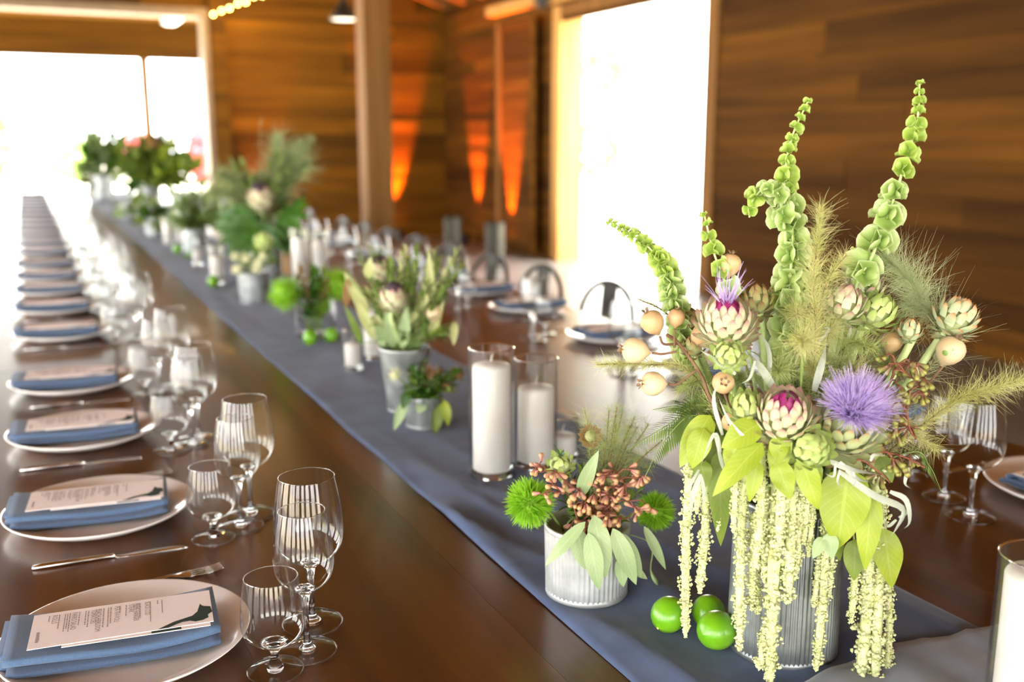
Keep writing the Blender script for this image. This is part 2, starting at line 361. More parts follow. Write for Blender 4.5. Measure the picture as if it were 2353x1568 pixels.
# pendant barn lamp
q = W(790, 45, 10.5); pl = thing('pendant_lamp', 'pendant barn lamp with dark metal shade hanging beside the timber post', 'lamp', q)
MB().lathe([(.005, .3), (.02, .25), (.03, .18), (.11, .06), (.15, .0), (.145, -.005), (.1, .05), (.02, .16)], 24, Matrix.Translation(q)).build('shade', STEEL, pl)
MB().lathe([(0, .03), (.12, .03), (.12, .0), (0, .0)], 20, Matrix.Translation(q)).build('bulb', emit('pendant_light', 'fff2d8', .2), pl)
MB().tube([q+UP*.28, V((q.x, q.y, roofz(q.x)+.15))], .006, 6).build('cord', BLACK, pl)

# ------------------------------------------------------------------ outdoors
LEAFOUT = [mat('garden_green', '6f9440', '9dbb62', .7, scale=6, transl=.3), mat('garden_red', 'a8404a', 'c9606a', .7, scale=6, transl=.3), mat('garden_light_green', '8fae58', 'b4cf80', .7, scale=6, transl=.3)]
TRUNK = mat('bark', '5a4634', '77604a', .9, scale=12)
def bush(name, label, c, r, h, mt, n=1400, trunk=.3, cat='shrub', group=None):
    o = thing(name, label, cat, c, group)
    d = rng.normal(size=(n, 3)); d /= np.linalg.norm(d, axis=1)[:, None]; d *= rng.uniform(.55, 1, (n, 1))**.6
    P = d*np.array([r, r, h/2])+np.array([c[0], c[1], trunk+h/2])
    s = rng.uniform(.08, .16, (n, 1))*max(r, .8); u = rng.normal(size=(n, 3)); u /= np.linalg.norm(u, axis=1)[:, None]; v2 = np.cross(u, rng.normal(size=(n, 3))); v2 /= np.linalg.norm(v2, axis=1)[:, None]
    vv = np.stack([P-u*s, P+v2*s*.5, P+u*s, P-v2*s*.5], 1).reshape(-1, 3)
    link('foliage', npmesh('foliage', vv, np.arange(4*n).reshape(-1, 4), mt, c), o, kind='stuff')
    MB().tube([(c[0], c[1], -.1), (c[0], c[1], trunk+h*.5)], [.05*r+.02, .02], 7).build('trunk', TRUNK, o); return o
g = 'garden shrubs beyond the far window'
bush('garden_shrub', 'tall green shrub in the garden beyond the far window', (-.9, 24, -.11), .8, 2.0, LEAFOUT[0], group=g)
bush('garden_shrub', 'red leaved shrub in the garden beyond the porch post', (2.75, 27, -.11), .5, 1.2, LEAFOUT[1], group=g)
bush('garden_shrub', 'small red leaved shrub in the garden next to the window frame', (3.9, 25.5, -.11), .32, 1.3, LEAFOUT[1], group=g)
bush('garden_shrub', 'low light green shrub in the garden beyond the far window', (1.0, 28, -.11), .6, 1.2, LEAFOUT[2], group=g)
bush('garden_tree', 'young light green tree outside the open barn door', (11.6, 19.4, -.11), .45, 1.2, LEAFOUT[2], trunk=2.3, cat='tree')
bush('garden_shrub', 'green shrub outside the open barn door', (14.2, 24.3, -.11), .8, 1.6, LEAFOUT[0])
pg = thing('pergola', 'white timber pergola with open slats outside the barn door', 'pergola', (7, 10, 0))
for k in range(9): MB().box((5.7, 7.2+k*.75, 2.86), (9.2, 7.28+k*.75, 3.0)).build('slat', WHITE_PAINT, pg, False)
MB().box((9.0, 6.5, 2.7), (9.2, 14.2, 2.86)).build('beam', WHITE_PAINT, pg, False)
for y in (6.6, 14.0): MB().box((9.02, y-.08, -.11), (9.18, y+.08, 2.7)).build('post', WHITE_PAINT, pg, False)
# ------------------------------------------------------------------ long table
from mathutils import noise as mn
TX0, TX1 = -.115, 1.685
tabs = [.42+2.36*k for k in range(5)]
for k, y0 in enumerate(tabs):
    y1 = y0+2.357
    nth = ('the end table under the tall artichoke arrangement', 'second section, under the big leaf arrangement', 'middle section of the run', 'fourth section, beyond the timber post', 'last section, beside the far window')[k]
    t = thing('dining_table', 'dark stained plank dining table, '+nth, 'table', ((TX0+TX1)/2, (y0+y1)/2, 0), 'dark wooden tables set end to end')
    n = 6; wd = (TX1-TX0)/n
    for i in range(n): MB().box((TX0+i*wd+.0002, y0, TZ-.035), (TX0+(i+1)*wd-.0002, y1, TZ)).build('plank', TABLE, t, False)
    MB().box((TX0+.08, y0+.08, TZ-.12), (TX1-.08, y0+.11, TZ-.036)).box((TX0+.08, y1-.11, TZ-.12), (TX1-.08, y1-.08, TZ-.036)).box((TX0+.08, y0+.1, TZ-.12), (TX0+.11, y1-.1, TZ-.036)).box((TX1-.11, y0+.1, TZ-.12), (TX1-.08, y1-.1, TZ-.036)).build('apron', TABLE, t, False)
    for x in (TX0+.1, TX1-.17):
        for y in (y0+.1, y1-.17): MB().box((x, y, 0), (x+.07, y+.07, TZ-.036)).build('leg', TABLE, t, False)
FLAT = [(p.x, p.y, r) for p, r in ((T(1795, 1485), .066), (T(1347, 1362), .056), (T(1130, 1093), .04), (T(1231, 1073), .04), (T(1292, 1058), .03), (T(1535, 1453), .01), (T(1627, 1446), .01), (T(1645, 1493), .01), (T(932, 945), .04), (T(975, 982), .04))]+[(.826, .566, .042)]
def cloth(name, label, x0, x1, y0, y1, nx, ny, zb, mt, amp, endwave=0, drop=True):
    v = []; f = []
    for j in range(ny+1):
        for i in range(nx+1):
            u = i/nx; s = j/ny; y = y0+(y1-y0)*s; x = x0+(x1-x0)*u
            edge = .006*mn.noise((u*2, y*1.1, 3))+.004*mn.noise((u*3, y*4, 7))
            x += edge*(1 if u < .5 else .8)
            if endwave: y += endwave*mn.noise((u*3, 5, s*2))*(1 if s in (0, 1) else .6)
            near = max(0, 1-abs(y-.9)/1.1)
            fold = max(0, mn.noise((x*17+1.2*mn.noise((x*3, y*1.5, 1)), y*1.3, 2)))*(.008+.022*near)
            rn = mn.noise((x*9+y*1.2+1.5*mn.noise((x*2, y*1.1, 4)), y*.9, 6)); rg = max(0, 1-abs(rn)*4)**2*(.0035+.010*near)*(.4+.6*min(1, max(0, mn.noise((x*3, y*2.2, 8))*2+.6)))
            for ox, oy, orr in FLAT: rg *= min(1, max(.05, (math.hypot(x-ox, y-oy)-orr)/.03))
            z = zb+.0012+amp*(fold*.5+rg)+.0015*max(0, mn.noise((x*9, y*7, 9)))
            if u == 0 or u == 1: z = zb+.0008+.25*(z-zb)
            v.append((x, y, z))
    for j in range(ny):
        for i in range(nx): a = j*(nx+1)+i; f.append((a, a+1, a+nx+2, a+nx+1))
    o = MB().add(v, f).build(name, mt); md = o.modifiers.new('thickness', 'SOLIDIFY'); md.thickness = .0007; md.offset = 0
    return tag(o, label, 'table runner')
cloth('table_runner', 'long slate blue linen runner down the middle of the table', .545, .99, .66, 12.1, 40, 700, TZ, RUNNER, 1)
cloth('table_runner', 'lighter grey blue linen runner lapped over the end of the long one', .57, 1.04, .44, .745, 36, 30, TZ+.006, RUNNER2, .8, .03)

# ------------------------------------------------------------------ place settings
pr = [(0, .004), (.07, .004), (.085, .0), (.09, .0), (.11, .006), (.128, .014), (.138, .021), (.1385, .0225), (.1365, .0228), (.126, .017), (.105, .0098), (.07, .0078), (0, .0074)]
plate = tag(MB().lathe(pr, 64).build('dinner_plate', CERAMIC), 'plate', 'plate')
def stad(y0, y1, z0, z1, n=6):
    r = (z1-z0)/2; zc = (z0+z1)/2; p = []
    for k in range(n+1): a = -pi/2+pi*k/n; p.append((y1-r+r*math.cos(a), zc+r*math.sin(a)))
    for k in range(1, 6): p.append((y1-r+(y0-y1+2*r)*k/6, z1-.0006*math.sin(pi*k/6)))
    for k in range(n+1): a = pi/2+pi*k/n; p.append((y0+r+r*math.cos(a), zc+r*math.sin(a)))
    for k in range(1, 6): p.append((y0+r+(y1-y0-2*r)*k/6, z0))
    return p
def layer(x0, x1, prof, seed, nx=22):
    v = []; f = []; m = len(prof)
    for i in range(nx+1):
        u = i/nx; x = x0+(x1-x0)*u
        lift = .006*(2*u-1)**2
        for (y, z) in prof:
            wv = .0016*math.sin(u*7+seed+y*25)*(1 if z > .004 else .2)
            v.append((x+.05*y*0, y+.0025*math.sin(u*5+seed), z+lift+wv*.7))
    for i in range(nx):
        for k in range(m): f.append((i*m+k, i*m+(k+1) % m, (i+1)*m+(k+1) % m, (i+1)*m+k))
    return v, f
nap = thing('cloth_napkin', 'napkin', 'napkin')
def addlayer(nm, *a):
    v, f = layer(*a); o = MB().add(v, f).build(nm, NAPKIN, nap); md = o.modifiers.new('cloth', 'SOLIDIFY'); md.thickness = .0009; md.offset = 0
addlayer('lower_fold', -.108, .112, stad(-.066, .056, .0, .0065), .3)
addlayer('upper_fold', -.112, .113, stad(-.056, .058, .0078, .0165), 1.1)
addlayer('inner_fold', -.118, .104, stad(-.04, .05, .0092, .0148), 2.2)
addlayer('inner_fold', -.116, .1, stad(-.05, .045, .0014, .0052), .9)
def text_mesh(s, wdt, hgt):
    cu = bpy.data.curves.new('t', 'FONT'); cu.body = s; cu.resolution_u = 2
    ob = bpy.data.objects.new('t', cu); COL.objects.link(ob); dg = bpy.context.evaluated_depsgraph_get()
    me = bpy.data.meshes.new_from_object(ob.evaluated_get(dg)); bpy.data.objects.remove(ob); bpy.data.curves.remove(cu)
    P = [v.co.copy() for v in me.vertices]; F = [tuple(p.vertices) for p in me.polygons]; bpy.data.meshes.remove(me)
    x0 = min(p.x for p in P); x1 = max(p.x for p in P); y0 = min(p.y for p in P); y1 = max(p.y for p in P)
    return [((p.x-x0)/(x1-x0)*wdt, (p.y-y0)/(y1-y0)*hgt) for p in P], F
def menu_card(full):
    m = thing('menu_card', 'menu', 'menu card')
    MB().box((-.0975, -.0425, 0), (.0975, .0425, .0007)).build('card', PAPER, m, False)
    MB().box((-.062, -.0475, -.0012), (.0945, .02, -.0004), Matrix.Rotation(-.02, 3, 'Z')).build('card', PAPER, m, False)
    zt = .00095
    lf = [(.037, -.042), (.045, -.036), (.055, -.029), (.065, -.025), (.075, -.021), (.081, -.012), (.0835, .001), (.085, .008), (.0865, .003), (.089, .0), (.096, -.003), (.0975, -.018), (.092, -.024), (.0925, -.031), (.086, -.036), (.078, -.037), (.072, -.033), (.064, -.033), (.058, -.036), (.048, -.042)]
    MB().add([(x, y, zt) for x, y in lf], [tuple(range(len(lf)))[::-1]]).build('leaf_print', INKGREEN, m, False)
    MB().box((.03, -.0475, -.0004), (.062, -.0425, -.0002)).build('leaf_print', INKGREEN, m, False)
    if not full: return m
    k = MB()
    def line(s, u, wdt, hgt, v0=.034):
        P, F = text_mesh(s, wdt, hgt); k.add([(u+y, v0-x, zt) for x, y in P], F)
    U = lambda fr: -.0975+.195*fr
    for s, fr, wd in (('ROLLS', .105, .021), ('FARRO SALAD', .212, .044), ('TOMATOES', .318, .036), ('PEACH-HEIRLOOM', .346, .058), ('PEA RAVIOLI', .448, .041), ('STEAK', .528, .022), ('PRIME HANGER', .556, .046), ('BLACK COD', .62, .035)):
        line(s, U(fr), wd, .0058)
    k.build('menu_lettering', INK, m, False)
    k = MB(); random.seed(5)
    for fr, wd in ((.085, .014), (.14, .036), (.172, .045), (.185, .04), (.198, .047), (.25, .034), (.285, .036), (.3, .043), (.385, .05), (.41, .05), (.425, .042), (.475, .019), (.51, .03), (.588, .04), (.648, .055), (.69, .01), (.715, .035)):
        x = 0
        while x < wd:
            l = random.uniform(.0015, .005); k.add([(U(fr), .034-x, zt), (U(fr)+.0011, .034-x, zt), (U(fr)+.0011, .034-min(wd, x+l), zt), (U(fr), .034-min(wd, x+l), zt)], [(0, 3, 2, 1)]); x += l+.001
    for q in range(8): x = .004+q*.0032; k.add([(U(.035), -x, zt), (U(.035)+.003, -x, zt), (U(.035)+.003, -x-.0022, zt), (U(.035), -x-.0022, zt)], [(0, 3, 2, 1)])
    k.build('fine_print', INK, m, False)
    return m
menu_a = menu_card(True); menu_b = menu_card(False)
def bar(secs, n=8):                  # (x, half width, thickness, y) sections swept along x
    v = []; f = []
    for x, hw, th, *r in secs:
        y0 = r[0] if r else 0; z0 = r[1] if len(r) > 1 else 0
        for k in range(n): a = 2*pi*k/n; v.append((x, y0+hw*math.cos(a), z0+th/2+th/2*math.sin(a)))
    for i in range(len(secs)-1):
        for k in range(n): f.append((i*n+k, i*n+(k+1) % n, (i+1)*n+(k+1) % n, (i+1)*n+k))
    f.append(tuple(range(n))); f.append(tuple((len(secs)-1)*n+k for k in range(n))[::-1]); return v, f
knife = thing('table_knife', 'knife', 'knife')
MB().add(*bar([(-.105, .002, .003), (-.104, .0055, .006), (-.09, .0068, .0075), (-.03, .0058, .0068), (-.005, .0042, .006), (0, .005, .0062)])).build('handle', SILVER, knife)
MB().add(*bar([(0, .0045, .005), (.004, .0075, .0022), (.03, .0088, .0018), (.075, .0088, .0016), (.09, .0065, .0014, -.002), (.098, .001, .001, -.006)])).build('blade', SILVER, knife)
fork = thing('table_fork', 'fork', 'fork')
MB().add(*bar([(-.1, .003, .002, 0, .001), (-.095, .008, .003, 0, .001), (-.06, .006, .0028), (0, .0034, .003, 0, .003), (.03, .0036, .003, 0, .004), (.045, .010, .0024, 0, .002), (.058, .0125, .002, 0, .001)])).build('handle', SILVER, fork)
for q in range(4): MB().add(*bar([(.055, .0022, .002, -.0093+q*.0062, .001), (.08, .0019, .0018, -.0093+q*.0062, .0005), (.1, .001, .001, -.0093+q*.0062, .003)], 6)).build('tine', SILVER, fork)
def stemware(name, cat, h, rf, rs, sh, rb, rr, n=40, bz=.45):
    g = thing(name, name, cat)
    MB().lathe([(rf, .0012), (rf*.98, .0018), (rf*.6, .0026), (rf*.3, .0045)], 32).build('foot', GLASS, g)
    MB().lathe([(rf-.001, .0002), (rf, .0004), (rf+.0004, .0012), (rf, .002), (rf-.001, .0018), (rf-.001, .0002)], 32).build('foot_edge', SGLASS, g)
    MB().lathe([(0, .001), (rf*.28, .001), (rf*.3, .004), (rs*1.8, .008), (rs*1.15, .014), (rs, sh*.45), (rs, sh*.75), (rs*1.5, sh*.93), (rs*2.6, sh+.002), (rs*3.4, sh+.0052), (rs*2, sh+.0062), (0, sh+.0066)], 24).build('stem', SGLASS, g)
    bh = h-sh; pf = []
    for k in range(15):
        u = k/14
        if u < bz: r = rs*2.4+(rb-rs*2.4)*math.sin(pi/2*(u/bz))**.8
        else: q = (u-bz)/(1-bz); r = rb+(rr-rb)*q*q*(1.4-.4*q)
        pf.append((r, sh+.003+(bh-.003)*(u**1.35 if u < .3 else u-(.3-.3**1.35)*(1-(u-.3)/.7))))
    MB().lathe(pf, n).build('bowl', GLASS, g)
    MB().lathe([(rr-.0004, h-.0006), (rr+.0005, h), (rr-.0004, h+.0006), (rr-.0009, h), (rr-.0004, h-.0006)], n).build('rim', SGLASS, g)
    return g
goblet = stemware('water_goblet', 'goblet', .112, .031, .0045, .03, .035, .029, bz=.42)
wine = stemware('wine_glass', 'wine glass', .172, .0335, .0034, .074, .0345, .026)
bigw = stemware('large_wine_glass', 'wine glass', .188, .0365, .0036, .076, .0415, .033)
LY = [1.15, 1.605, 2.07, 2.53, 3.21, 3.7, 4.15, 4.57, 5.0]+[5.55+.455*k for k in range(5)]+[7.9+.455*k for k in range(5)]+[10.27+.455*k for k in range(4)]
RY = [1.01, 1.5, 1.98, 2.475, 3.04, 3.45, 3.9, 4.36, 4.84, 5.45, 5.9, 6.36, 6.82, 7.3, 7.9, 8.35, 8.8, 9.25, 9.7, 10.3, 10.75, 11.2]
random.seed(21)
ORD = 'first second third fourth fifth sixth seventh eighth ninth tenth eleventh twelfth thirteenth fourteenth fifteenth sixteenth seventeenth eighteenth nineteenth twentieth twenty-first twenty-second twenty-third twenty-fourth'.split()
def setting(x, y, rz, side, idx):
    c, s = math.cos(rz), math.sin(rz)
    L = lambda a, b, z: (x+a*c-b*s, y+a*s+b*c, TZ+z)
    row = ORD[idx]+' from the artichoke end, '+('row opposite the barn door' if side == 0 else 'barn door row')
    gp = ' of the '+('row opposite the barn door' if side == 0 else 'barn door row'); j = lambda: random.uniform(-.012, .012)
    first = side == 0 and idx == 0
    put(plate, L(0, 0, 0), rz, 'white round plate, '+row, 'plates'+gp)
    a = -.10 if first else random.uniform(-.12, .02)
    put(nap, L(-.012, .004, .0125), rz+a+.02, 'folded blue linen napkin, '+row, 'napkins'+gp)
    put(menu_a if idx < 4 and side == 0 else menu_b, L(-.002, .003, .0365), rz+a+.0, 'blush menu card with leaf print, '+row, 'menu cards'+gp)
    put(knife, L(.0+j(), -.172, 0), rz-.03+j(), 'polished steel knife, '+row, 'knives'+gp)
    put(fork, L(.035+j(), .168, 0), rz+.13+j(), 'polished steel fork, '+row, 'forks'+gp)
    gpos = {0: ((.143, -.124), (.186, -.097), (.209, -.032)), 1: ((.145, -.163), (.190, -.135), (.214, -.09))}.get(idx if side == 0 else 9, ((.145+j(), -.16+j()), (.19+j(), -.135+j()), (.212+j(), -.085+j())))
    if side == 1 and idx == 0: gpos = ((.17, -.19), (.205, -.085), (.238, -.006))
    for pr_, (gx, gy), nm in zip((goblet, wine, bigw), gpos, ('short water goblet', 'tulip wine glass', 'large wine glass')):
        put(pr_, L(gx, gy, .0004), random.uniform(0, 6), nm+', '+row, nm+' set'+gp)
for i, y in enumerate(LY): setting(.06, y, 0, 0, i)
for i, y in enumerate(RY): setting(1.525, y, pi, 1, i)

# ------------------------------------------------------------------ metal chairs on the door side
ch = thing('metal_chair', 'chair', 'chair')
st = [(math.cos(a)*.19*(1 if abs(math.cos(a)) < .8 else .97), math.sin(a)*.2) for a in [2*pi*k/28 for k in range(28)]]
MB().add([(x*1.0, y, z) for z in (.435, .45) for x, y in st], [tuple(range(28))[::-1], tuple(range(28, 56))]+[(k, (k+1) % 28, 28+(k+1) % 28, 28+k) for k in range(28)]).build('seat', STEEL, ch)
for sx in (-1, 1):
    for sy in (-1, 1): MB().tube([(sx*.14, sy*.14, .437), (sx*.2, sy*.2, .0)], [.016, .012], 8).build('leg', STEEL, ch)
hp = [(.17, -.19*1, .44)]+[(.2+.03*math.sin(pi*k/12), -.185*math.cos(pi*k/12), .62+.17*math.sin(pi*k/12)**.8) for k in range(13)]+[(.17, .19, .44)]
MB().tube(hp, .011, 8).build('back_hoop', STEEL, ch)
MB().add([(x+dx, y, z) for dx in (0, .006) for x, y, z in ((.185, -.045, .44), (.185, .045, .44), (.222, .05, .79), (.222, -.05, .79))], [(0, 1, 2, 3), (7, 6, 5, 4), (0, 4, 5, 1), (1, 5, 6, 2), (2, 6, 7, 3), (3, 7, 4, 0)]).build('splat', STEEL, ch, False)
MB().tube([(.2*math.cos(a), .2*math.sin(a), .2) for a in [2*pi*k/20 for k in range(21)]], .007, 6, False).build('stretcher', STEEL, ch)
for k, y in enumerate((3.3, 3.86, 4.4, 4.92, 5.45, 5.95, 6.45, 6.95, 7.9, 8.5, 9.1, 9.7)):
    put(ch, (1.80, y, 0), random.uniform(-.08, .08), 'dark steel chair with hoop back, '+ORD[k]+' from the artichoke end', 'steel chairs along the table')

# ------------------------------------------------------------------ candles, limes, vases
def candle_vase(base, r, h, ch_, lb, cl, water=False):
    b = V((base.x, base.y, TZ+.004)); Mx = Matrix.Translation(b)
    o = thing('candle_vase', lb, 'glass vase', b)
    MB().lathe([(r*.2, .001), (r, .001), (r, .004), (r, h)], 48, Mx).build('wall', GLASS, o)
    MB().lathe([(r-.0015, .012), (r-.0016, h-.002), ], 48, Mx).build('inner_wall', GLASS, o)
    MB().lathe([(0, 0), (r*.98, 0), (r*.98, .009), (0, .009)], 40, Mx).build('base', SGLASS, o)
    MB().lathe([(r-.002, h-.001), (r-.001, h+.0008), (r+.0006, h), (r-.001, h-.0016), (r-.002, h-.001)], 48, Mx).build('rim', SGLASS, o)
    if ch_:
        cr = r*.83; c = thing('pillar_candle', cl, 'candle', b+UP*.0095); Mc = Matrix.Translation(b+UP*.0095)
        MB().lathe([(0, 0), (cr*.97, 0), (cr, .003), (cr, ch_-.004), (cr*.96, ch_-.0005), (cr*.6, ch_+.003), (0, ch_+.005)], 40, Mc).build('wax', WAX, c)
        t = b+UP*(.0095+ch_+.003); MB().tube([t, t+V((.001, .001, .008)), t+V((.005, .003, .016))], .0011, 6).build('wick', WICK, c)
    return o
CV = [((1130, 1093), .0395, .226, .187, 'tall clear glass cylinder holding the tallest white pillar candle', 'tallest white pillar candle in a glass cylinder beside the low flower pot'),
      ((1231, 1073), .039, .197, .135, 'medium clear glass cylinder beside the tallest candle', 'medium white pillar candle standing beside the tallest candle'),
      ((1292, 1058), .030, .082, .035, 'small clear glass cylinder behind the low flower pot', 'short white candle in the small glass behind the low flower pot'),
      ((812, 852), .025, .103, .056, 'small clear glass cylinder with a short candle, left of the flared zinc vase', 'short white candle in a narrow glass near the flared zinc vase'),
      ((858, 826), .028, .15, .118, 'narrow clear glass cylinder behind the flared zinc vase', 'slim tall white candle behind the flared zinc vase'),
      ((500, 655), .03, .155, .1, 'clear glass cylinder beside the white berry pot', 'white candle in a cylinder beside the white berry pot'),
      ((690, 655), .034, .225, .175, 'tall clear glass cylinder behind the green pompon vase', 'tall white candle behind the green pompon vase'),
      ((735, 640), .034, .2, .15, 'clear glass cylinder beside the tall one behind the green pompon vase', 'white candle beside the tall one behind the green pompon vase'),
      ((390, 565), .035, .15, .1, 'clear glass cylinder under the ferny arrangement', 'white candle under the ferny arrangement'),
      ((455, 612), .025, .09, .06, 'small clear votive glass before the ferny arrangement', 'small white candle before the ferny arrangement'),
      ((420, 560), .035, .19, .12, 'tall clear glass cylinder under the ferny arrangement', 'tall white candle under the ferny arrangement'),
      ((215, 462), .04, .3, .2, 'tall clear glass cylinder beside the last arrangement by the window', 'white candle beside the last arrangement by the window')]
for (px, py), r, h, c, lb, cl in CV: candle_vase(T(px, py), r, h, c, lb, cl)
candle_vase(V((.826, .566, TZ)), .0405, .195, .168, 'clear glass cylinder with white candle on the lapped grey runner', 'white pillar candle on the lapped grey runner')
LIME = mat('glossy_lime_skin', '4f9410', '86bf1e', .28, scale=14, bump=.1, coat=.3, bscale=260)
NUB = mat('lime_stem_scar', 'b9b060', 'd0c880', .6, scale=60)
def lime(c, r, ax, lb):
    o = thing('lime', lb, 'lime', (c.x, c.y, TZ+.003), 'limes on the runner'); q = V(ax).to_track_quat('Z', 'Y').to_matrix().to_4x4(); Mx = Matrix.Translation((c.x, c.y, TZ+.0025+r*.97)) @ q
    pf = [(0, -1.14)]+[(math.sin(a)*(1 if abs(math.cos(a)) < .93 else .96), -math.cos(a)*1.07) for a in [pi*k/16 for k in range(1, 16)]]+[(0, 1.13)]
    MB().lathe([(a*r, b*r) for a, b in pf], 28, Mx).build('fruit', LIME, o)
    MB().lathe([(0, r*1.16), (r*.07, r*1.14), (r*.1, r*1.08), (0, r*1.06)], 10, Mx).build('stem_scar', NUB, o)
lime(T(1535, 1453), .021, (-.9, -.3, -.5), 'lime farthest from the tall zinc vase in the trio')
lime(T(1627, 1446), .020, (.3, .8, .6), 'lime half hidden behind another beside the tall zinc vase')
lime(T(1645, 1493), .0225, (.8, .2, -.1), 'lime in front of the trio beside the tall zinc vase')
lime(T(714, 793), .021, (.3, .3, .8), 'lime in front of the green pompon vase')
lime(T(762, 788), .021, (.6, -.3, .8), 'lime beside the narrow candle glass and the green pompon vase')
lime(T(490, 660), .022, (.3, .3, .8), 'lime in front of the candle by the white berry pot')
lime(T(408, 583), .022, (.3, .3, .8), 'lime under the ferny arrangement')
def zinc_vase(c, rb, rt, h, lb, mt=ZINC, ribs=44, foot=0, split=.3):
    b = V((c.x, c.y, TZ+.003)); Mx = Matrix.Translation(b); o = thing('zinc_vase', lb, 'vase', b)
    k = 10; R = lambda u: rb+(rt-rb)*u**1.3
    MB().lathe([(0, 0), (rb*.97, 0), (rb*1.0, .003)]+[(R(u/k)*1.0, .006+(h-.012)*u/k) for u in range(k+1)], ribs*4, Mx, ribs=ribs, amp=.035, rib_z=(.004, h-.004)).build('ribbed_wall', mt, o)
    MB().lathe([(rt*1.012, h-.008), (rt*1.03, h-.004), (rt*1.03, h), (rt*.985, h+.001), (rt*.975, h-.004), (rb*.96, .006), (0, .005)], 64, Mx).build('rim', mt, o)
    MB().lathe([(rb*1.022, 0), (rb*1.04, .002), (rb*1.03, .006), (rb*1.01, .008)], 64, Mx).build('base_band', mt, o)
    return o
# ------------------------------------------------------------------ flower materials
BELL = gradmat('bell_calyx_green', [(0, '8aa850'), (.55, 'a6c06a'), (.85, 'c2d58e'), (1, 'dbe6b4')], 2, .5, .38)  # darker base paints shade inside the cup; the paler rim is its own green
BELLT = gradmat('bell_tip_green', [(0, '8aa83c'), (.6, 'a6c052'), (1, 'c8da84')], 2, .5, .38)  # yellower tip bells, inner shade painted into the base likewise
STEMG = mat('pale_green_stem', '9db56c', 'c3d495', .6, scale=40)
STEMD = mat('green_stem', '55702f', '7a9448', .6, scale=40)
TWIG = mat('brown_twig', '6a4a36', '8b6a50', .8, scale=60, bump=.2)
REDTWIG = mat('red_brown_twig', '6e3a2a', '93543e', .7, scale=60)
BRACT = gradmat('artichoke_bract', [(0, 'd5d8b4'), (.45, 'c9d19e'), (.72, 'b3ba84'), (.9, 'b58a5e'), (1, '9a6440')], 1, .55, .2)
BRACTG = gradmat('green_artichoke_bract', [(0, 'cfdc9a'), (.5, 'b9cd78'), (.85, 'a4b766'), (1, 'ab8a58')], 1, .55, .2)
BRACTP = gradmat('pink_tipped_bract', [(0, 'dedfbe'), (.5, 'd2d2a6'), (.75, 'c3a492'), (.92, 'b07f7c'), (1, 'a5684a')], 1, .55, .2)
BRACTO = gradmat('orange_tipped_bract', [(0, 'c6d2ac'), (.5, 'b4c296'), (.75, 'c9b088'), (.92, 'c2864e'), (1, 'b06a32')], 1, .55, .2)
BRACTB = gradmat('brown_bract', [(0, 'a8a26a'), (.5, '9a9058'), (.8, '8a6a40'), (1, '6f4a2a')], 1, .6, .15)
CRIMSON = gradmat('crimson_choke', [(0, 'e7b3d0'), (.4, 'a3206e'), (1, '7c0f52')], 1, .5, .2)
LILAC = mat('lilac_filament', 'b39ad6', 'dccbee', .6, scale=90, transl=.3)
CORE = mat('artichoke_core', '8a9462', 'a0a876', .7, scale=40)
PLUME = mat('feathery_grass_straw', 'b9bb6e', 'd9d69a', .75, scale=30, transl=.35)
PLUMEG = mat('feathery_grass_green', '9aa85e', 'bcc683', .75, scale=30, transl=.35)
PLUMEP = mat('feathery_grass_pale', 'aebb86', 'ccd4a8', .75, scale=30, transl=.35)
POD = mat('tan_seed_pod', 'b08a5e', 'c9a87c', .5, scale=40)
PODW = mat('cream_seed_pod', 'c0a67c', 'd6c09a', .5, scale=30)
MOSS = mat('green_patch', '6f9440', '86a858', .6, scale=30)
CALYX = mat('dry_brown_calyx', '6e5640', '8a7050', .8, scale=60)
BUDO = gradmat('olive_bud', [(0, '8a5a48'), (.4, '7d6a3e'), (.8, '9aa04a'), (1, '6a4a36')], 2, .5, .1)
BUDR = gradmat('rosy_bud', [(0, 'a8645c'), (.5, 'c88c7a'), (1, 'cfa870')], 2, .5, .15)
AMAR = mat('pale_lime_amaranth', 'cdd48c', 'e8eabc', .7, scale=120, transl=.25)
LEAFL = mat('chartreuse_leaf', '8ca024', 'adbc40', .45, scale=18, transl=.35)
LEAFO = mat('olive_leaf', '677d24', '82953a', .5, scale=25, transl=.38)
LEAFE = mat('eucalyptus_leaf', '93ab74', 'b1c592', .5, scale=20, transl=.3)
LEAFS = mat('silver_leaf', 'a8b09f', 'c8cec0', .7, scale=30, transl=.25)
LEAFD = mat('deep_green_leaf', '28500c', '406e14', .4, scale=12, transl=.3)
LEAFM = mat('mid_green_leaf', '58742a', '809646', .5, scale=18, transl=.3)
LEAFY = mat('yellow_green_leaf', 'a8b070', 'c6c890', .55, scale=18, transl=.3)
LEAFR = mat('russet_leaf', '7a5a3a', '9a7c50', .55, scale=18, transl=.25)
POM = mat('green_pompon', '7fb818', 'a6d63c', .6, scale=60, transl=.35)
FERN = mat('fern_green', '5f7a36', '869e54', .55, scale=20, transl=.35)
CREAM = mat('cream_flower', 'e6e2c4', 'd6dca8', .6, scale=40, transl=.2)
DARKP = mat('dark_plum_tip', '2a1a22', '43303a', .7, scale=60)

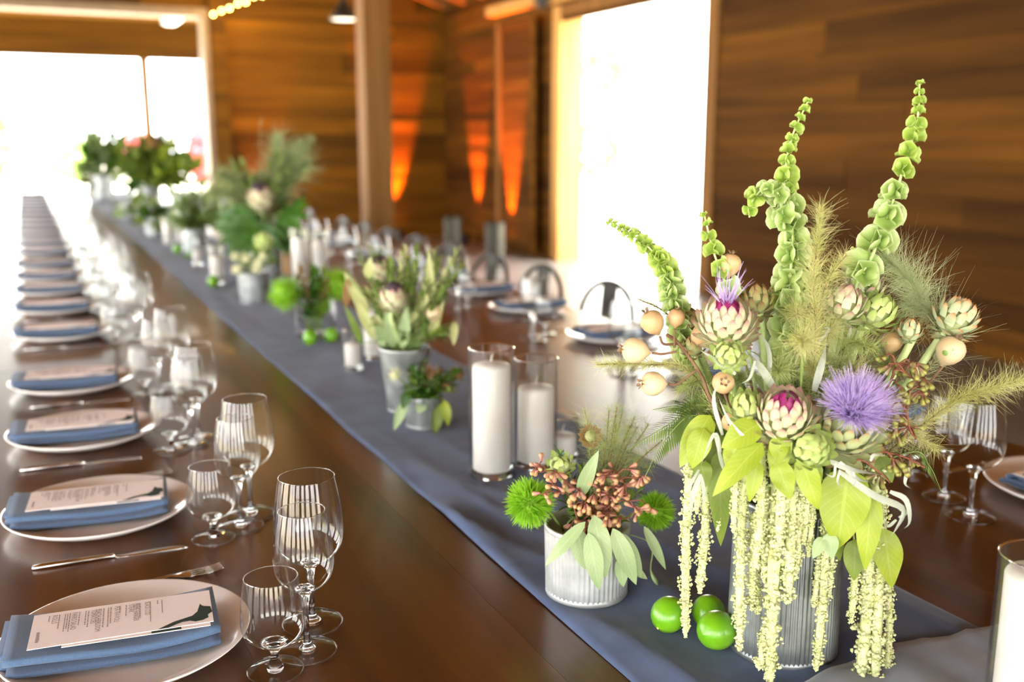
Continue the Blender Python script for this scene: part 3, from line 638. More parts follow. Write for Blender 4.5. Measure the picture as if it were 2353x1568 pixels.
def veins(m, k=.28, n=9):             # midrib and side veins, paler than the blade
    nt = m.node_tree; nd = nt.nodes; l = nt.links; b = nd['Principled BSDF']; src = b.inputs['Base Color'].links[0].from_socket
    uv = nd.new('ShaderNodeUVMap'); sx = nd.new('ShaderNodeSeparateXYZ'); l.new(uv.outputs[0], sx.inputs[0])
    def mth(op, a, b_=None, c=None):
        q = nd.new('ShaderNodeMath'); q.operation = op
        for i, v in enumerate((a, b_, c)):
            if v is None: continue
            if isinstance(v, (int, float)): q.inputs[i].default_value = v
            else: l.new(v, q.inputs[i])
        return q.outputs[0]
    av = mth('ABSOLUTE', mth('SUBTRACT', sx.outputs[1], .5))
    ph = mth('FRACT', mth('SUBTRACT', mth('MULTIPLY', sx.outputs[0], n), mth('MULTIPLY', av, 4.5)))
    side = mth('LESS_THAN', mth('ABSOLUTE', mth('SUBTRACT', ph, .5)), .09); mid = mth('LESS_THAN', av, .035)
    has = mth('GREATER_THAN', sx.outputs[0], .001); f = mth('MULTIPLY', mth('MULTIPLY', mth('MAXIMUM', mth('MULTIPLY', side, .6), mid), has), k)
    mx = nd.new('ShaderNodeMix'); mx.data_type = 'RGBA'; l.new(f, mx.inputs['Factor']); l.new(src, mx.inputs['A'])
    hs = nd.new('ShaderNodeHueSaturation'); hs.inputs['Value'].default_value = 1.5; hs.inputs['Saturation'].default_value = .8; l.new(src, hs.inputs['Color']); l.new(hs.outputs[0], mx.inputs['B'])
    for lk in list(src.links):
        if lk.to_node not in (mx, hs): to = lk.to_socket; l.remove(lk); l.new(mx.outputs['Result'], to)
for m_ in (LEAFL, LEAFO, LEAFE, LEAFD, LEAFM): veins(m_)

# ------------------------------------------------------------------ flower builders
def unit_bell():
    m = MB(); n = 15; v = []; f = []
    pf = [(.12, 0), (.4, .06), (.72, .3), (.95, .68), (1.06, .92), (1.12, 1.0)]
    for i in range(n):
        a = 2*pi*i/n; lb = math.cos(5*a)
        for k, (r, z) in enumerate(pf):
            u = k/5; v.append((r*math.cos(a)*(1+.13*lb*u*u), r*math.sin(a)*(1+.13*lb*u*u), z-.16*lb*u**3))
    for i in range(n):
        j = (i+1) % n
        for q in range(5): f.append((i*6+q, j*6+q, j*6+q+1, i*6+q+1))
    m.add(v, f); m.blob((0, 0, .22), .16, 6, 4); return m
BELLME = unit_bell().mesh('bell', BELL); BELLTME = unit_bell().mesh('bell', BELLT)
def strand_mesh(name, P0, D, L, wd, mt, org, bend, seg=3, curl=None):
    """thin tapered ribbons from roots P0 along D (n,3), length L (n,), bent towards bend (n,3)"""
    n = len(P0); D = D/np.linalg.norm(D, axis=1)[:, None]; sd = np.cross(D, rng.normal(size=(n, 3))); sd /= np.linalg.norm(sd, axis=1)[:, None]+1e-9
    rings = []
    for k in range(seg+1):
        u = k/seg; c = P0+D*(L*u)[:, None]+bend*(L*u*u)[:, None]; h = wd*(1-.85*u)/2
        rings.append(np.stack([c-sd*h, c+sd*h], 1))
    vv = np.stack(rings, 1).reshape(-1, 3); m = 2*(seg+1); f = []
    base = np.arange(n)*m
    for k in range(seg): f.append(np.stack([base+2*k, base+2*k+1, base+2*k+3, base+2*k+2], 1))
    return npmesh(name, vv, np.concatenate(f), mt, org)
def unitv(n): d = rng.normal(size=(n, 3)); return d/np.linalg.norm(d, axis=1)[:, None]
def A(v): return np.array(v, dtype=float)
def frame(ax):
    ax = V(ax).normalized(); s = ax.orthogonal().normalized(); return s, ax.cross(s), ax
def bells(label, pts, r0, r1, step0, step1, per=5, start=.1, group=None, stem_r=.0022, tip=.75):
    path = curve(pts, 48); o = thing('bells_of_ireland', label, 'flower stem', path[0], group)
    MB().tube(path, [stem_r*(1-.6*i/48) for i in range(49)], 7).build('stem', STEMG, o)
    L = [0]
    for a, b in zip(path, path[1:]): L.append(L[-1]+(b-a).length)
    s = L[-1]*start; rot = 0
    while s < L[-1]:
        u = s/L[-1]; k = next(i for i in range(48) if L[i+1] >= s-1e-9); p = path[k].lerp(path[k+1], (s-L[k])/(L[k+1]-L[k]+1e-9)); t = (path[k+1]-path[k]).normalized()
        s1, s2, _ = frame(t); vv = (u-start)/(1-start); r = r0+(r1-r0)*vv**1.6; rot += 1.1; m = per if u < .8 else 4
        for q in range(m):
            a = rot+2*pi*q/m+random.uniform(-.25, .25); d = (s1*math.cos(a)+s2*math.sin(a))*1.0+t*random.uniform(.05, .55)
            rr = r*random.uniform(.72, 1.22); p = path[k].lerp(path[k+1], (s-L[k])/(L[k+1]-L[k]+1e-9))+t*r*random.uniform(-.35, .35); R = d.to_track_quat('Z', 'Y').to_matrix().to_4x4() @ Matrix.Rotation(random.uniform(0, 6), 4, 'Z')
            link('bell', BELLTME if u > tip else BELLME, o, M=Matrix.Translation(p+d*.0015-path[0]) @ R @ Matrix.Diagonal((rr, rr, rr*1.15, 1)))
        s += step0+(step1-step0)*vv
    return o
def unit_bract(nm, mt, wd=.74):
    m = MB(); v = []; f = []
    for i in range(6):
        u = i/5; hw = wd/2*((1-u)**.62)*(.8+.75*u)+.012
        for q in (-1, -.45, .45, 1): v.append((hw*q, u, .15*math.sin(pi*u*.8)-.3*hw*q*q*(1-.4*u)+.16*u**3))
    for i in range(5):
        for q in range(3): f.append((i*4+q, i*4+q+1, i*4+5+q, i*4+4+q))
    return m.add(v, f).mesh(nm, mt)
BR = {k: unit_bract('bract', m) for k, m in dict(n=BRACT, g=BRACTG, p=BRACTP, o=BRACTO, b=BRACTB, c=CRIMSON).items()}
def artichoke(label, c, ax, R, kind='n', n=62, flare=.32, crown=None, crimson=0, stem=None, top=.06, blen=.62, name='artichoke_flower', group=None, open_=0):
    c = V(c); s1, s2, ax = frame(ax); o = thing(name, label, 'flower', c, group)
    core = [(0, -.95)]+[(math.sin(a), -math.cos(a)*.95) for a in [pi*k/12 for k in range(1, 12)]]+[(0, .95)]
    Mx = Matrix.Translation(c) @ ax.to_track_quat('Z', 'Y').to_matrix().to_4x4()
    MB().lathe([(a*R*.8, b*R*.8) for a, b in core], 16, Mx).build('heart', CORE, o)
    for i in range(n):
        u = (i+.5)/n; ph = pi*(.93-u*(.93-top)); a = i*2.39996
        rad = s1*math.cos(a)+s2*math.sin(a); nrm = rad*math.sin(ph)+ax*math.cos(ph); tg = -rad*math.cos(ph)+ax*math.sin(ph)
        fl = flare*(1.5-.7*u)+random.uniform(-.08, .1); d = (tg*math.cos(fl)+nrm*math.sin(fl)).normalized()
        p = c+R*(rad*math.sin(ph)+ax*math.cos(ph))*.9-tg*R*.3; sc = R*blen*1.22*(1.0-.3*abs(u-.45))*random.uniform(.9, 1.1)
        zx = d.cross(nrm).normalized(); nz = zx.cross(d)
        Rm = Matrix((zx, d, nz)).transposed().to_4x4()
        link('bract', BR['c'] if crimson and ph < crimson else BR[kind], o, M=Matrix.Translation(p-c) @ Rm @ Matrix.Diagonal((sc, sc, sc, 1)))
    if crown:
        mt, cnt, ln, spread = crown
        d = unitv(cnt)*spread+A(ax); d /= np.linalg.norm(d, axis=1)[:, None]; P0 = A(c)+A(ax)*R*(.5 if not open_ else open_)+d*R*.25
        Ls = ln*rng.uniform(.72, 1.08, cnt)
        link('filament_tuft', strand_mesh('filament_tuft', P0, d, Ls, .0015, mt, c, unitv(cnt)*.3, 4), o, kind='stuff')
    if stem is not None:
        pts = curve([c-ax*R*.8, c-ax*R*1.8, V(stem)], 14); MB().tube(pts, [.0042]*15, 8).build('stem', STEMG, o)
    return o
def plume(label, pts, ln, n, mt, taper=.5, lean=.6, wd=.0006, name='feather_grass', stem=True, group=None, bend=.55, droop=0):
    path = curve(pts, 30); o = thing(name, label, 'grass plume', path[0], group)
    if stem: MB().tube(path, [.0013*(1-.6*i/30) for i in range(31)], 5).build('stem', TWIG, o)
    u = rng.uniform(.02, 1, n); idx = u*30; k = np.minimum(idx.astype(int), 29); P = np.array([A(p) for p in path]); fr = (idx-k)[:, None]
    P0 = P[k]*(1-fr)+P[k+1]*fr; t = P[k+1]-P[k]; t /= np.linalg.norm(t, axis=1)[:, None]; d = unitv(n); d -= t*(d*t).sum(1)[:, None]*.8; d = d/np.linalg.norm(d, axis=1)[:, None]+t*lean
    Ls = ln*(1-taper*np.abs(u-.45)*1.6)*rng.uniform(.35, 1.2, n)**1.2; lean2 = rng.uniform(.1, 1.3, (n, 1)); d = d+t*(lean2-.7)*lean; bd = unitv(n)*bend*1.9+A((0, 0, -droop))
    link('hairs', strand_mesh('hairs', P0, d, Ls, wd, mt, path[0], bd, 5), o, kind='stuff'); return o
def burst(label, c, ln, n, mt, stem=None, wd=.0006, ax=(0, 0, 1), name='feather_grass', cat='grass plume', squash=1., bend=.35, core=0, group=None):
    c = V(c); o = thing(name, label, cat, c, group); d = unitv(n)+A(V(ax).normalized())*.25
    Ls = ln*rng.uniform(.6, 1.05, n)
    link('hairs' if cat == 'grass plume' else 'petals', strand_mesh('hairs', A(c)+unitv(n)*ln*.08, d, Ls, wd, mt, c, unitv(n)*bend*1.8, 5), o, kind='stuff')
    if core: MB().blob(c, core, 12, 8).build('heart', mt, o)
    if stem is not None: MB().tube(curve([V(stem), V(stem).lerp(c, .5)+V((.002, .002, 0)), c], 10), .0016, 6).build('stem', STEMD, o)
    return o
def pod(label, c, r, ax, stem, mt=POD, patches=0, name='seed_pod', group=None):
    c = V(c); ax = V(ax).normalized(); o = thing(name, label, 'seed pod', c, group)
    Mx = Matrix.Translation(c) @ ax.to_track_quat('Z', 'Y').to_matrix().to_4x4()
    pf = [(.10, -1.28), (.16, -1.18), (.36, -1.0), (.7, -.72), (.93, -.3), (1, .1), (.93, .48), (.7, .78), (.4, .95), (.25, 1.0), (.2, .93), (0, .9)]
    MB().lathe([(a*r, b*r) for a, b in pf], 20, Mx).build('pod', mt, o)
    m = MB()
    for q in range(5):
        a = 2*pi*q/5; b = Mx @ V((math.cos(a)*.22*r, math.sin(a)*.22*r, .98*r)); t = Mx @ V((math.cos(a)*.5*r, math.sin(a)*.5*r, 1.32*r)); m.leaf(b, t, r*.34, ax, .1, .3, 3)
    m.build('calyx', CALYX, o)
    if patches:
        random.seed(int(c.x*1e4))
        for q in range(patches):
            d = (V((random.gauss(0, 1), random.gauss(0, 1), random.gauss(0, .6)))+(CAM-c).normalized()*1.8).normalized(); m = MB(); m.blob(c+d*r*.9, r*random.uniform(.14, .3), 7, 4, (1, 1, .5), d.to_track_quat('Z', 'Y').to_matrix()); m.build('green_patch', MOSS, o)
    if stem is not None: MB().tube(curve([c-ax*r*1.4, c-ax*r*2.2, V(stem)], 10), .0014, 6).build('stem', TWIG, o)
    return o
def unit_bud(nm, mt):
    return MB().lathe([(.09, 0), (.11, .15), (.17, .4), (.25, .66), (.24, .84), (.13, .96), (0, 1)], 7).mesh(nm, mt)
BUDME = unit_bud('bud', BUDO); BUDRME = unit_bud('bud', BUDR)
def bud_spray(label, main, n, blen, me, mt=REDTWIG, name='gum_bud_spray', group=None, spread=.022, down=1., per=5):
    path = curve(main, 20); o = thing(name, label, 'bud spray', path[0], group); tw = MB(); tw.tube(path, [.0014*(1-.5*i/20) for i in range(21)], 5)
    for q in range(n):
        p = path[min(20, 4+int(16*q/max(1, n-1)))]; d = (V((random.gauss(0, 1), random.gauss(0, 1), random.gauss(.3, .6)))).normalized()
        hub = p+d*spread*random.uniform(.5, 1.1); tw.tube(curve([p, p.lerp(hub, .6)+UP*.003, hub], 6), .0009, 4)
        for b in range(per):
            e = (V((random.gauss(0, .6), random.gauss(0, .6), -down+random.gauss(0, .35)))+d*.6).normalized(); b0 = hub+e*spread*random.uniform(.25, .5)+UP*.002
            tw.tube([hub, hub.lerp(b0, .5)+d*.002, b0], .0006, 4)
            R = e.to_track_quat('Z', 'Y').to_matrix().to_4x4(); s = blen*random.uniform(.75, 1.1); link('bud', me, o, M=Matrix.Translation(b0-path[0]) @ R @ Matrix.Diagonal((s, s, s, 1)))
    tw.build('twigs', mt, o); return o
def tassel(o, top, bot, r, bow=0., hook=0.):
    top = V(top); bot = V(bot); m = top.lerp(bot, .5)+RT*bow; path = curve([top, m, bot] if not hook else [top, m, bot, bot-RT*hook*.6+UP*hook*.8], 24)
    P = np.array([A(p) for p in path]); L = sum((b-a).length for a, b in zip(path, path[1:])); br = max(.0016, r*.3); n = int(L/br*5.5)
    u = rng.uniform(0, 1, n); idx = u*24; k = np.minimum(idx.astype(int), 23); fr = (idx-k)[:, None]; C = P[k]*(1-fr)+P[k+1]*fr
    r *= 1.2; lump = 1+.25*np.sin(u*L*260+rng.uniform(0, 6))+.12*np.sin(u*L*90); rad = r*np.minimum(1, (1.04-u)*5)**.5*(.72+.28*np.minimum(1, u*6))*lump
    d = unitv(n); d[:, 2] *= .3; C = C+d/np.linalg.norm(d, axis=1)[:, None]*(rad*rng.uniform(.65, 1.0, n)-br*.5)[:, None]
    oc = np.array([(1, 0, 0), (-1, 0, 0), (0, 1, 0), (0, -1, 0), (0, 0, 1), (0, 0, -1)], float); tf = np.array([(0, 2, 4), (2, 1, 4), (1, 3, 4), (3, 0, 4), (2, 0, 5), (1, 2, 5), (3, 1, 5), (0, 3, 5)])
    vv = (C[:, None, :]+oc[None]*(br*rng.uniform(.6, 1.15, (n, 1, 1)))+rng.normal(size=(n, 6, 3))*br*.18).reshape(-1, 3); ff = (tf[None]+(np.arange(n)*6)[:, None, None]).reshape(-1, 3)
    t = link('tassel', npmesh('tassel', vv, ff, AMAR, o.location), o, kind='stuff')
    MB().tube(path, [r*.55*min(1, (1.03-i/24)*4)**.5 for i in range(25)], 7).build('tassel_core', AMAR, t, org=o.location)
def leafpart(o, base, tip, wd, mt, up=None, sag=.08, fold=.25, wave=.06, twist=0, shape=.8, name='leaf', n=9):
    base = V(base); up = V(up) if up is not None else (CAM-base).normalized()+UP*.4
    lf = MB().leaf(base, tip, wd, up, sag, fold, n, shape, wave, twist).build(name, mt, o); me = lf.data
    uv = me.uv_layers.new(name='along'); ix = np.zeros(len(me.loops), dtype=np.int32); me.loops.foreach_get('vertex_index', ix)
    uv.data.foreach_set('uv', np.stack([(ix//5)/n, (ix % 5)/4], 1).astype(np.float32).ravel())
    return lf
def fern(label, pts, wd, mt=FERN, name='fern_frond', group=None, n=46):
    path = curve(pts, n); o = thing(name, label, 'fern', path[0], group); MB().tube(path, [.0011*(1-.7*i/n) for i in range(n+1)], 5).build('stem', STEMD, o)
    m = MB()
    for i in range(3, n):
        t = (path[i+1]-path[i]).normalized(); s = t.cross((CAM-path[i]).normalized()+UP).normalized(); l = wd*math.sin(pi*min(1, (i/n)**.7*.93+.06))
        for sg in (-1, 1): m.leaf(path[i], path[i]+s*sg*l+t*l*.75-UP*l*.15, l*.2, UP+V((.01, .02, 0)), .05, .2, 3)
    m.build('leaflets', mt, o, kind='stuff'); return o
ADJ = {'olive_leaf': 'olive', 'mid_green_leaf': 'mid green', 'eucalyptus_leaf': 'grey green', 'deep_green_leaf': 'deep green', 'yellow_green_leaf': 'yellow green', 'russet_leaf': 'russet', 'chartreuse_leaf': 'chartreuse', 'fern_green': 'fern green'}
def tint(label, mt): return (ADJ.get(mt.name, '')+' '+label.replace('grey green ', '').replace('green ', '').replace('dark ', '')).strip()
def sprig(label, base, tip, nl, ll, lw, mt, stem_mt=STEMD, name='leafy_sprig', cat='foliage', group=None, bow=None, start=.25, ang=.75, sr=.0015, alt=False):
    base = V(base); tip = V(tip); mid = base.lerp(tip, .5)+(V(bow) if bow is not None else V((random.uniform(-.01, .01), random.uniform(-.01, .01), .01))); path = curve([base, mid, tip], 20)
    o = thing(name, tint(label, mt), cat, base, group); MB().tube(path, [sr*(1-.6*i/20) for i in range(21)], 5).build('stem', stem_mt, o)
    for q in range(nl):
        u = start+(1-start)*q/max(1, nl-1); i = min(19, int(u*20)); t = (path[i+1]-path[i]).normalized(); a = q*2.4+random.uniform(-.3, .3); s1, s2, _ = frame(t); d = s1*math.cos(a)+s2*math.sin(a)
        e = (t*math.cos(ang)+d*math.sin(ang)).normalized(); l = ll*(1.1-.5*u)*random.uniform(.8, 1.15)
        if q == nl-1: e = t
        leafpart(o, path[i], path[i]+e*l, lw*(1.1-.4*u), mt, up=t*.6+UP*.5-e*.2+V((.01, .02, .03)), sag=.08, n=6)
    return o
# ------------------------------------------------------------------ the tall artichoke arrangement
random.seed(31)
HB = T(1795, 1485); HD = HB.dot(FW)
zinc_vase(HB, .0605, .0585, .183, 'tall ribbed zinc vase holding the artichoke and amaranth arrangement', ZINC, 76)
H = lambda px, py, off=0.: W(px, py, HD+off)       # off: metres behind the vase axis
NECK = HB+UP*.19
def dr(r=0, u=0, t=0): return RT*r+UP*u-FW*t       # direction: right, up, towards the viewer
hp = HD/FPX*1.06                                   # metres per photo pixel at the vase
def neck(dx=0, df=0): return NECK+RT*dx+FW*df
ga = 'artichokes of the tall arrangement'
artichoke('artichoke bloom with lilac threads bursting from a crimson heart', H(1668, 748, -.05), dr(-.1, 1, .35), 56*hp, 'p', 120, .34, (LILAC, 60, .042, .45), .45, neck(-.02, -.01), blen=.52, group=ga)
artichoke('plump artichoke with crimson heart and brown tipped bracts', H(1800, 962, -.085), dr(-.05, 1, .5), 57*hp, 'p', 125, .36, None, .42, neck(0, -.03), blen=.52, group=ga)
artichoke('artichoke in full bloom with big purple thistle head', H(1945, 985, -.075), dr(.03, .8, .6), 64*hp, 'n', 110, .42, (LILAC, 2600, .036, .85), 0, neck(.03, -.02), group=ga, open_=.72, top=.25)
artichoke('small pale green artichoke below the lilac threaded bloom', H(1673, 815, -.075), dr(-.1, .55, .85), 33*hp, 'g', 46, .2, None, 0, neck(-.03, -.02), blen=.6, group=ga)
artichoke('green artichoke tucked beside the plump crimson hearted one', H(1714, 938, -.07), dr(-.15, .9, .45), 36*hp, 'g', 46, .2, None, 0, neck(-.03, -.02), group=ga)
artichoke('green rosette artichoke facing out over the hanging tassels', H(1862, 1030, -.105), dr(.1, .35, .95), 41*hp, 'g', 60, .14, None, 0, neck(.01, -.04), blen=.66, group=ga)
artichoke('green artichoke standing behind the straw plume', H(1828, 648, .02), dr(-.05, 1, .1), 38*hp, 'g', 50, .2, None, 0, neck(.0, .01), group=ga)
artichoke('brownish artichoke behind the lilac threaded bloom', H(1742, 695, .01), dr(-.2, 1, .1), 34*hp, 'b', 50, .3, None, 0, neck(-.01, .01), group=ga)
artichoke('rosy tipped artichoke behind the purple thistle head', H(1938, 705, .0), dr(.15, 1, .2), 42*hp, 'p', 56, .22, None, 0, neck(.02, .0), group=ga)
artichoke('rosy tipped artichoke half hidden by the pale plume', H(1985, 665, .05), dr(.15, 1, .1), 42*hp, 'p', 50, .25, None, 0, neck(.02, .02), group=ga)
artichoke('pale green artichoke beside the rosy tipped one', H(2012, 722, .01), dr(.45, 1, .3), 41*hp, 'g', 56, .22, None, 0, neck(.03, .01), group=ga)
artichoke('orange tipped artichoke leaning out on a long stem', H(2192, 738, .0), dr(.55, .9, .1), 44*hp, 'o', 62, .4, None, 0, neck(.05, .0), group=ga)
artichoke('small orange tipped artichoke bud on a thin stem', H(2090, 764, -.01), dr(.05, 1, .1), 24*hp, 'o', 30, .1, None, 0, neck(.04, .0), blen=.8, group=ga)
artichoke('slim brown artichoke bud among the tan seed pods', H(1590, 740, .02), dr(-.2, 1, 0), 26*hp, 'b', 40, .25, None, 0, neck(-.04, .01), group=ga)
artichoke('slim brown artichoke bud low among the twigs', H(1592, 800, .0), dr(-.3, 1, .1), 24*hp, 'b', 36, .25, None, 0, neck(-.04, .0), group=ga)
gb = 'bells of Ireland in the tall arrangement'
bells('bells of Ireland stem crowded with bells, thickest of the tall ones', [neck(0, .01), H(1822, 900, .0), H(1812, 700, .01), H(1822, 540, .0), H(1806, 400, 0), H(1822, 310, 0), H(1860, 226, .0)], 28*hp, 5*hp, .031, .008, 5, .3, gb)
bells('tallest bells of Ireland stem with well spaced whorls', [neck(.03, .02), H(1945, 720, .02), H(2008, 580, .01), H(2052, 460, .0), H(2090, 345, 0), H(2110, 260, 0), H(2113, 190, 0)], 28*hp, 5*hp, .0405, .007, 5, .46, gb)
bells('bells of Ireland stem arching low over the open barn door side', [neck(-.03, .02), H(1610, 880, .02), H(1556, 720, .02), H(1530, 620, .02), H(1480, 560, .02), H(1398, 507, .02)], 21*hp, 4*hp, .019, .006, 6, .5, gb)
bells('short bells of Ireland stem beside the tan pod with green patches', [neck(-.02, .02), H(1720, 800, .02), H(1672, 660, .02), H(1640, 580, .02), H(1618, 492, .02)], 22*hp, 4*hp, .034, .008, 5, .62, gb)
bells('drooping side shoot of bells of Ireland', [H(1806, 560, .0), H(1790, 450, -.01), H(1752, 437, -.012), H(1724, 470, -.012), H(1722, 500, -.012)], 19*hp, 8*hp, .02, .011, 5, .3, gb)
bells('bells of Ireland stem set low behind the feathery tuft', [neck(0, .02), H(1850, 860, .0), H(1840, 760, .0), H(1790, 690, .01)], 21*hp, 14*hp, .023, .018, 5, .45, gb)
bells('bells of Ireland stem nodding behind the pale plume', [neck(.03, .03), H(1960, 740, .04), H(1990, 620, .04), H(1960, 585, .04)], 21*hp, 16*hp, .02, .016, 5, .7, gb)
gg = 'feather grasses of the tall arrangement'
plume('upright straw plume with brown stem in the tall arrangement', [neck(.01, 0), H(1872, 800, -.03), H(1870, 640, -.03), H(1888, 475, -.03)], 46*hp, 2600, PLUME, .4, .9, group=gg)
plume('side shoot of the upright straw plume', [H(1872, 740, -.03), H(1905, 640, -.03), H(1945, 585, -.03)], 34*hp, 600, PLUME, .4, .7, group=gg)
burst('pale feathery tuft above the crimson hearted artichokes', H(1846, 785, -.08), 52*hp, 620, PLUME, neck(0, -.02), ax=dr(0, .3, .6), group=gg)
plume('broad pale green plume arching over the orange tipped artichokes', [neck(.04, .03), H(2170, 800, .03), H(2120, 700, .03), H(2085, 640, .03), H(2030, 590, .03)], 70*hp, 3000, PLUMEP, .3, .8, group=gg)
plume('straw plume reaching out over the wine glasses', [neck(.04, -.02), H(2110, 985, -.04), H(2200, 920, -.05), H(2290, 890, -.06), H(2375, 868, -.07)], 42*hp, 2300, PLUME, .3, .9, group=gg, bend=.5)
plume('straw plume stretched out below the tan seed pods', [neck(-.05, .0), H(1600, 870, .0), H(1480, 838, .01), H(1372, 838, .02)], 34*hp, 1500, PLUME, .4, 1.0, group=gg)
plume('green feathery plume behind the purple thistle head', [neck(.02, 0), H(1925, 860, -.02), H(1950, 790, -.03), H(2010, 800, -.05)], 46*hp, 1300, PLUMEG, .3, .6, group=gg)
burst('green feathery tuft above the plump artichoke', H(1790, 850, -.05), 48*hp, 650, PLUMEG, neck(0, -.02), ax=dr(0, .6, .4), group=gg)
burst('green feathery tuft beside the plump artichoke stems', H(1890, 890, -.05), 44*hp, 520, PLUMEG, neck(.01, -.02), ax=dr(0, .6, .4), group=gg)
plume('short tan plume behind the tan seed pods', [neck(-.04, .02), H(1590, 800, .02), H(1530, 720, .03), H(1468, 688, .03)], 26*hp, 600, PLUMEG, .5, 1.0, group=gg)
plume('straw plume hanging below the red brown bud sprays', [neck(.04, -.01), H(2060, 980, -.02), H(2110, 1005, -.02), H(2155, 1035, -.02)], 38*hp, 900, PLUME, .4, .7, group=gg)
plume('olive plume behind the fern fronds', [neck(-.04, .01), H(1640, 900, .0), H(1590, 880, .0), H(1560, 900, .01)], 34*hp, 700, PLUMEG, .4, .7, group=gg)
gp = 'seed pods of the tall arrangement'
fork_ = H(1560, 790, -.005)
tw = thing('pod_twig', 'forked brown twig carrying the tan seed pods', 'twig', neck(-.03, 0))
MB().tube(curve([neck(-.03, 0), H(1640, 930, -.02), H(1610, 860, -.015), fork_, H(1532, 770, -.01)], 20), .0019, 6).build('stem', TWIG, tw)
pod('round tan seed pod highest on the forked twig', H(1499, 741, -.01), 26*hp, dr(-.5, .9, .1), fork_, POD, group=gp)
pod('small tan seed pod with upright dry crown', H(1554, 730, -.01), 19*hp, dr(.05, 1, .15), H(1550, 800, -.01), POD, group=gp)
pod('large cream seed pod pointing out sideways over the table', H(1459, 806, -.02), 28*hp, dr(-1, .15, .1), H(1555, 808, -.02), PODW, group=gp)
pod('cream seed pod hanging lowest on the forked twig', H(1501, 882, -.03), 27*hp, dr(-.95, .1, .35), H(1600, 850, -.02), PODW, group=gp)
pod('tan seed pod tucked behind the lilac threaded bloom', H(1612, 772, -.005), 24*hp, dr(.3, .5, .3), fork_, POD, group=gp)
pod('cream seed pod with green patches under the orange tipped artichoke', H(2184, 806, -.015), 31*hp, dr(.35, .9, .2), neck(.05, 0), PODW, 4, group=gp)
pod('small tan seed pod beside the orange tipped bud', H(2050, 786, .01), 23*hp, dr(.3, .9, 0), neck(.04, 0), POD, 1, group=gp)
pod('dark stemmed seed pod with green patches high beside the bells', H(1678, 608, .02), 24*hp, dr(.1, 1, .05), neck(-.01, .02), POD, 4, group=gp)
pod('small seed pod nested beside the green artichoke', H(1662, 880, -.05), 24*hp, dr(-.1, .3, .9), neck(-.03, -.02), POD, group=gp)
pod('tan seed pod low behind the chartreuse leaves', H(1682, 970, -.05), 22*hp, dr(-.2, .2, .9), neck(-.03, -.02), POD, group=gp)
gs = 'red brown bud sprays of the tall arrangement'
for lb, pts, n in (('red brown bud spray arching beside the purple thistle head', [neck(.04, -.01), H(2035, 900, -.06), H(2060, 850, -.07), H(2110, 880, -.07), H(2135, 910, -.07)], 7),
                   ('red brown bud spray curling over at the top', [neck(.04, 0), H(2045, 880, -.05), H(2065, 835, -.06), H(2120, 845, -.06)], 4),
                   ('red brown bud spray hanging straight down', [H(2045, 890, -.06), H(2080, 940, -.07), H(2090, 985, -.07), H(2105, 1010, -.07)], 6),
                   ('red brown bud spray reaching low toward the wine glasses', [neck(.03, -.03), H(1990, 1050, -.08), H(2060, 1045, -.08), H(2125, 1075, -.08)], 6),
                   ('thin red brown bud spray below the silver leaves', [neck(.02, -.04), H(1960, 1060, -.09), H(2020, 1085, -.09), H(2045, 1110, -.09)], 2)):
    bud_spray(lb, pts, n, .0125, BUDME, group=gs, spread=.017)
# amaranth: tassels and chartreuse leaves
def amaranth(label, base, tassels, leaves):
    o = thing('hanging_amaranth', label, 'amaranth', base, 'hanging amaranth sprays')
    for x0, y0, x1, y1, wpx, off, *rest in tassels:
        tassel(o, H(x0, y0, off+.012), H(x1, y1, off), wpx*hp/2, *( [r*hp for r in rest] ))
        MB().tube(curve([base, base.lerp(H(x0, y0, off+.012), .5)+UP*.012, H(x0, y0, off+.012)], 8), .0014, 5).build('stem', STEMG, o)
    for x0, y0, x1, y1, wpx, off, mt, *tw_ in leaves:
        leafpart(o, H(x0, y0, off), H(x1, y1, off-.006), wpx*hp, mt, sag=.06, fold=.18, wave=.1, twist=tw_[0] if tw_ else random.uniform(-.4, .4), shape=.72, n=12)
L_, O_ = LEAFL, LEAFO
amaranth('amaranth with two long separate tassels hanging over the lime', neck(-.045, -.02), [(1585, 1040, 1575, 1465, 27, -.055, -4), (1622, 1080, 1607, 1362, 27, -.055, 5), (1612, 1010, 1600, 1180, 26, -.05), (1652, 1140, 1649, 1222, 13, -.06)],
         [(1632, 955, 1562, 1075, 60, -.05, L_), (1618, 985, 1590, 1078, 52, -.06, L_, .2), (1655, 1030, 1656, 1256, 52, -.05, O_, .1), (1610, 1060, 1622, 1120, 40, -.06, O_), (1660, 1000, 1625, 1100, 40, -.04, O_)])
amaranth('amaranth with slim tassels falling down the vase', neck(-.03, -.045), [(1692, 1090, 1684, 1222, 17, -.085), (1712, 1080, 1699, 1495, 27, -.08, -4), (1752, 1000, 1735, 1306, 25, -.095, 5), (1733, 1180, 1727, 1402, 26, -.075), (1740, 1220, 1741, 1412, 18, -.072)],
         [(1745, 975, 1657, 1030, 60, -.09, L_, .3), (1752, 1020, 1637, 1142, 52, -.1, L_, -.3), (1700, 1010, 1668, 1080, 44, -.09, L_), (1742, 1060, 1722, 1155, 34, -.105, L_), (1690, 1040, 1690, 1110, 44, -.075, O_)])
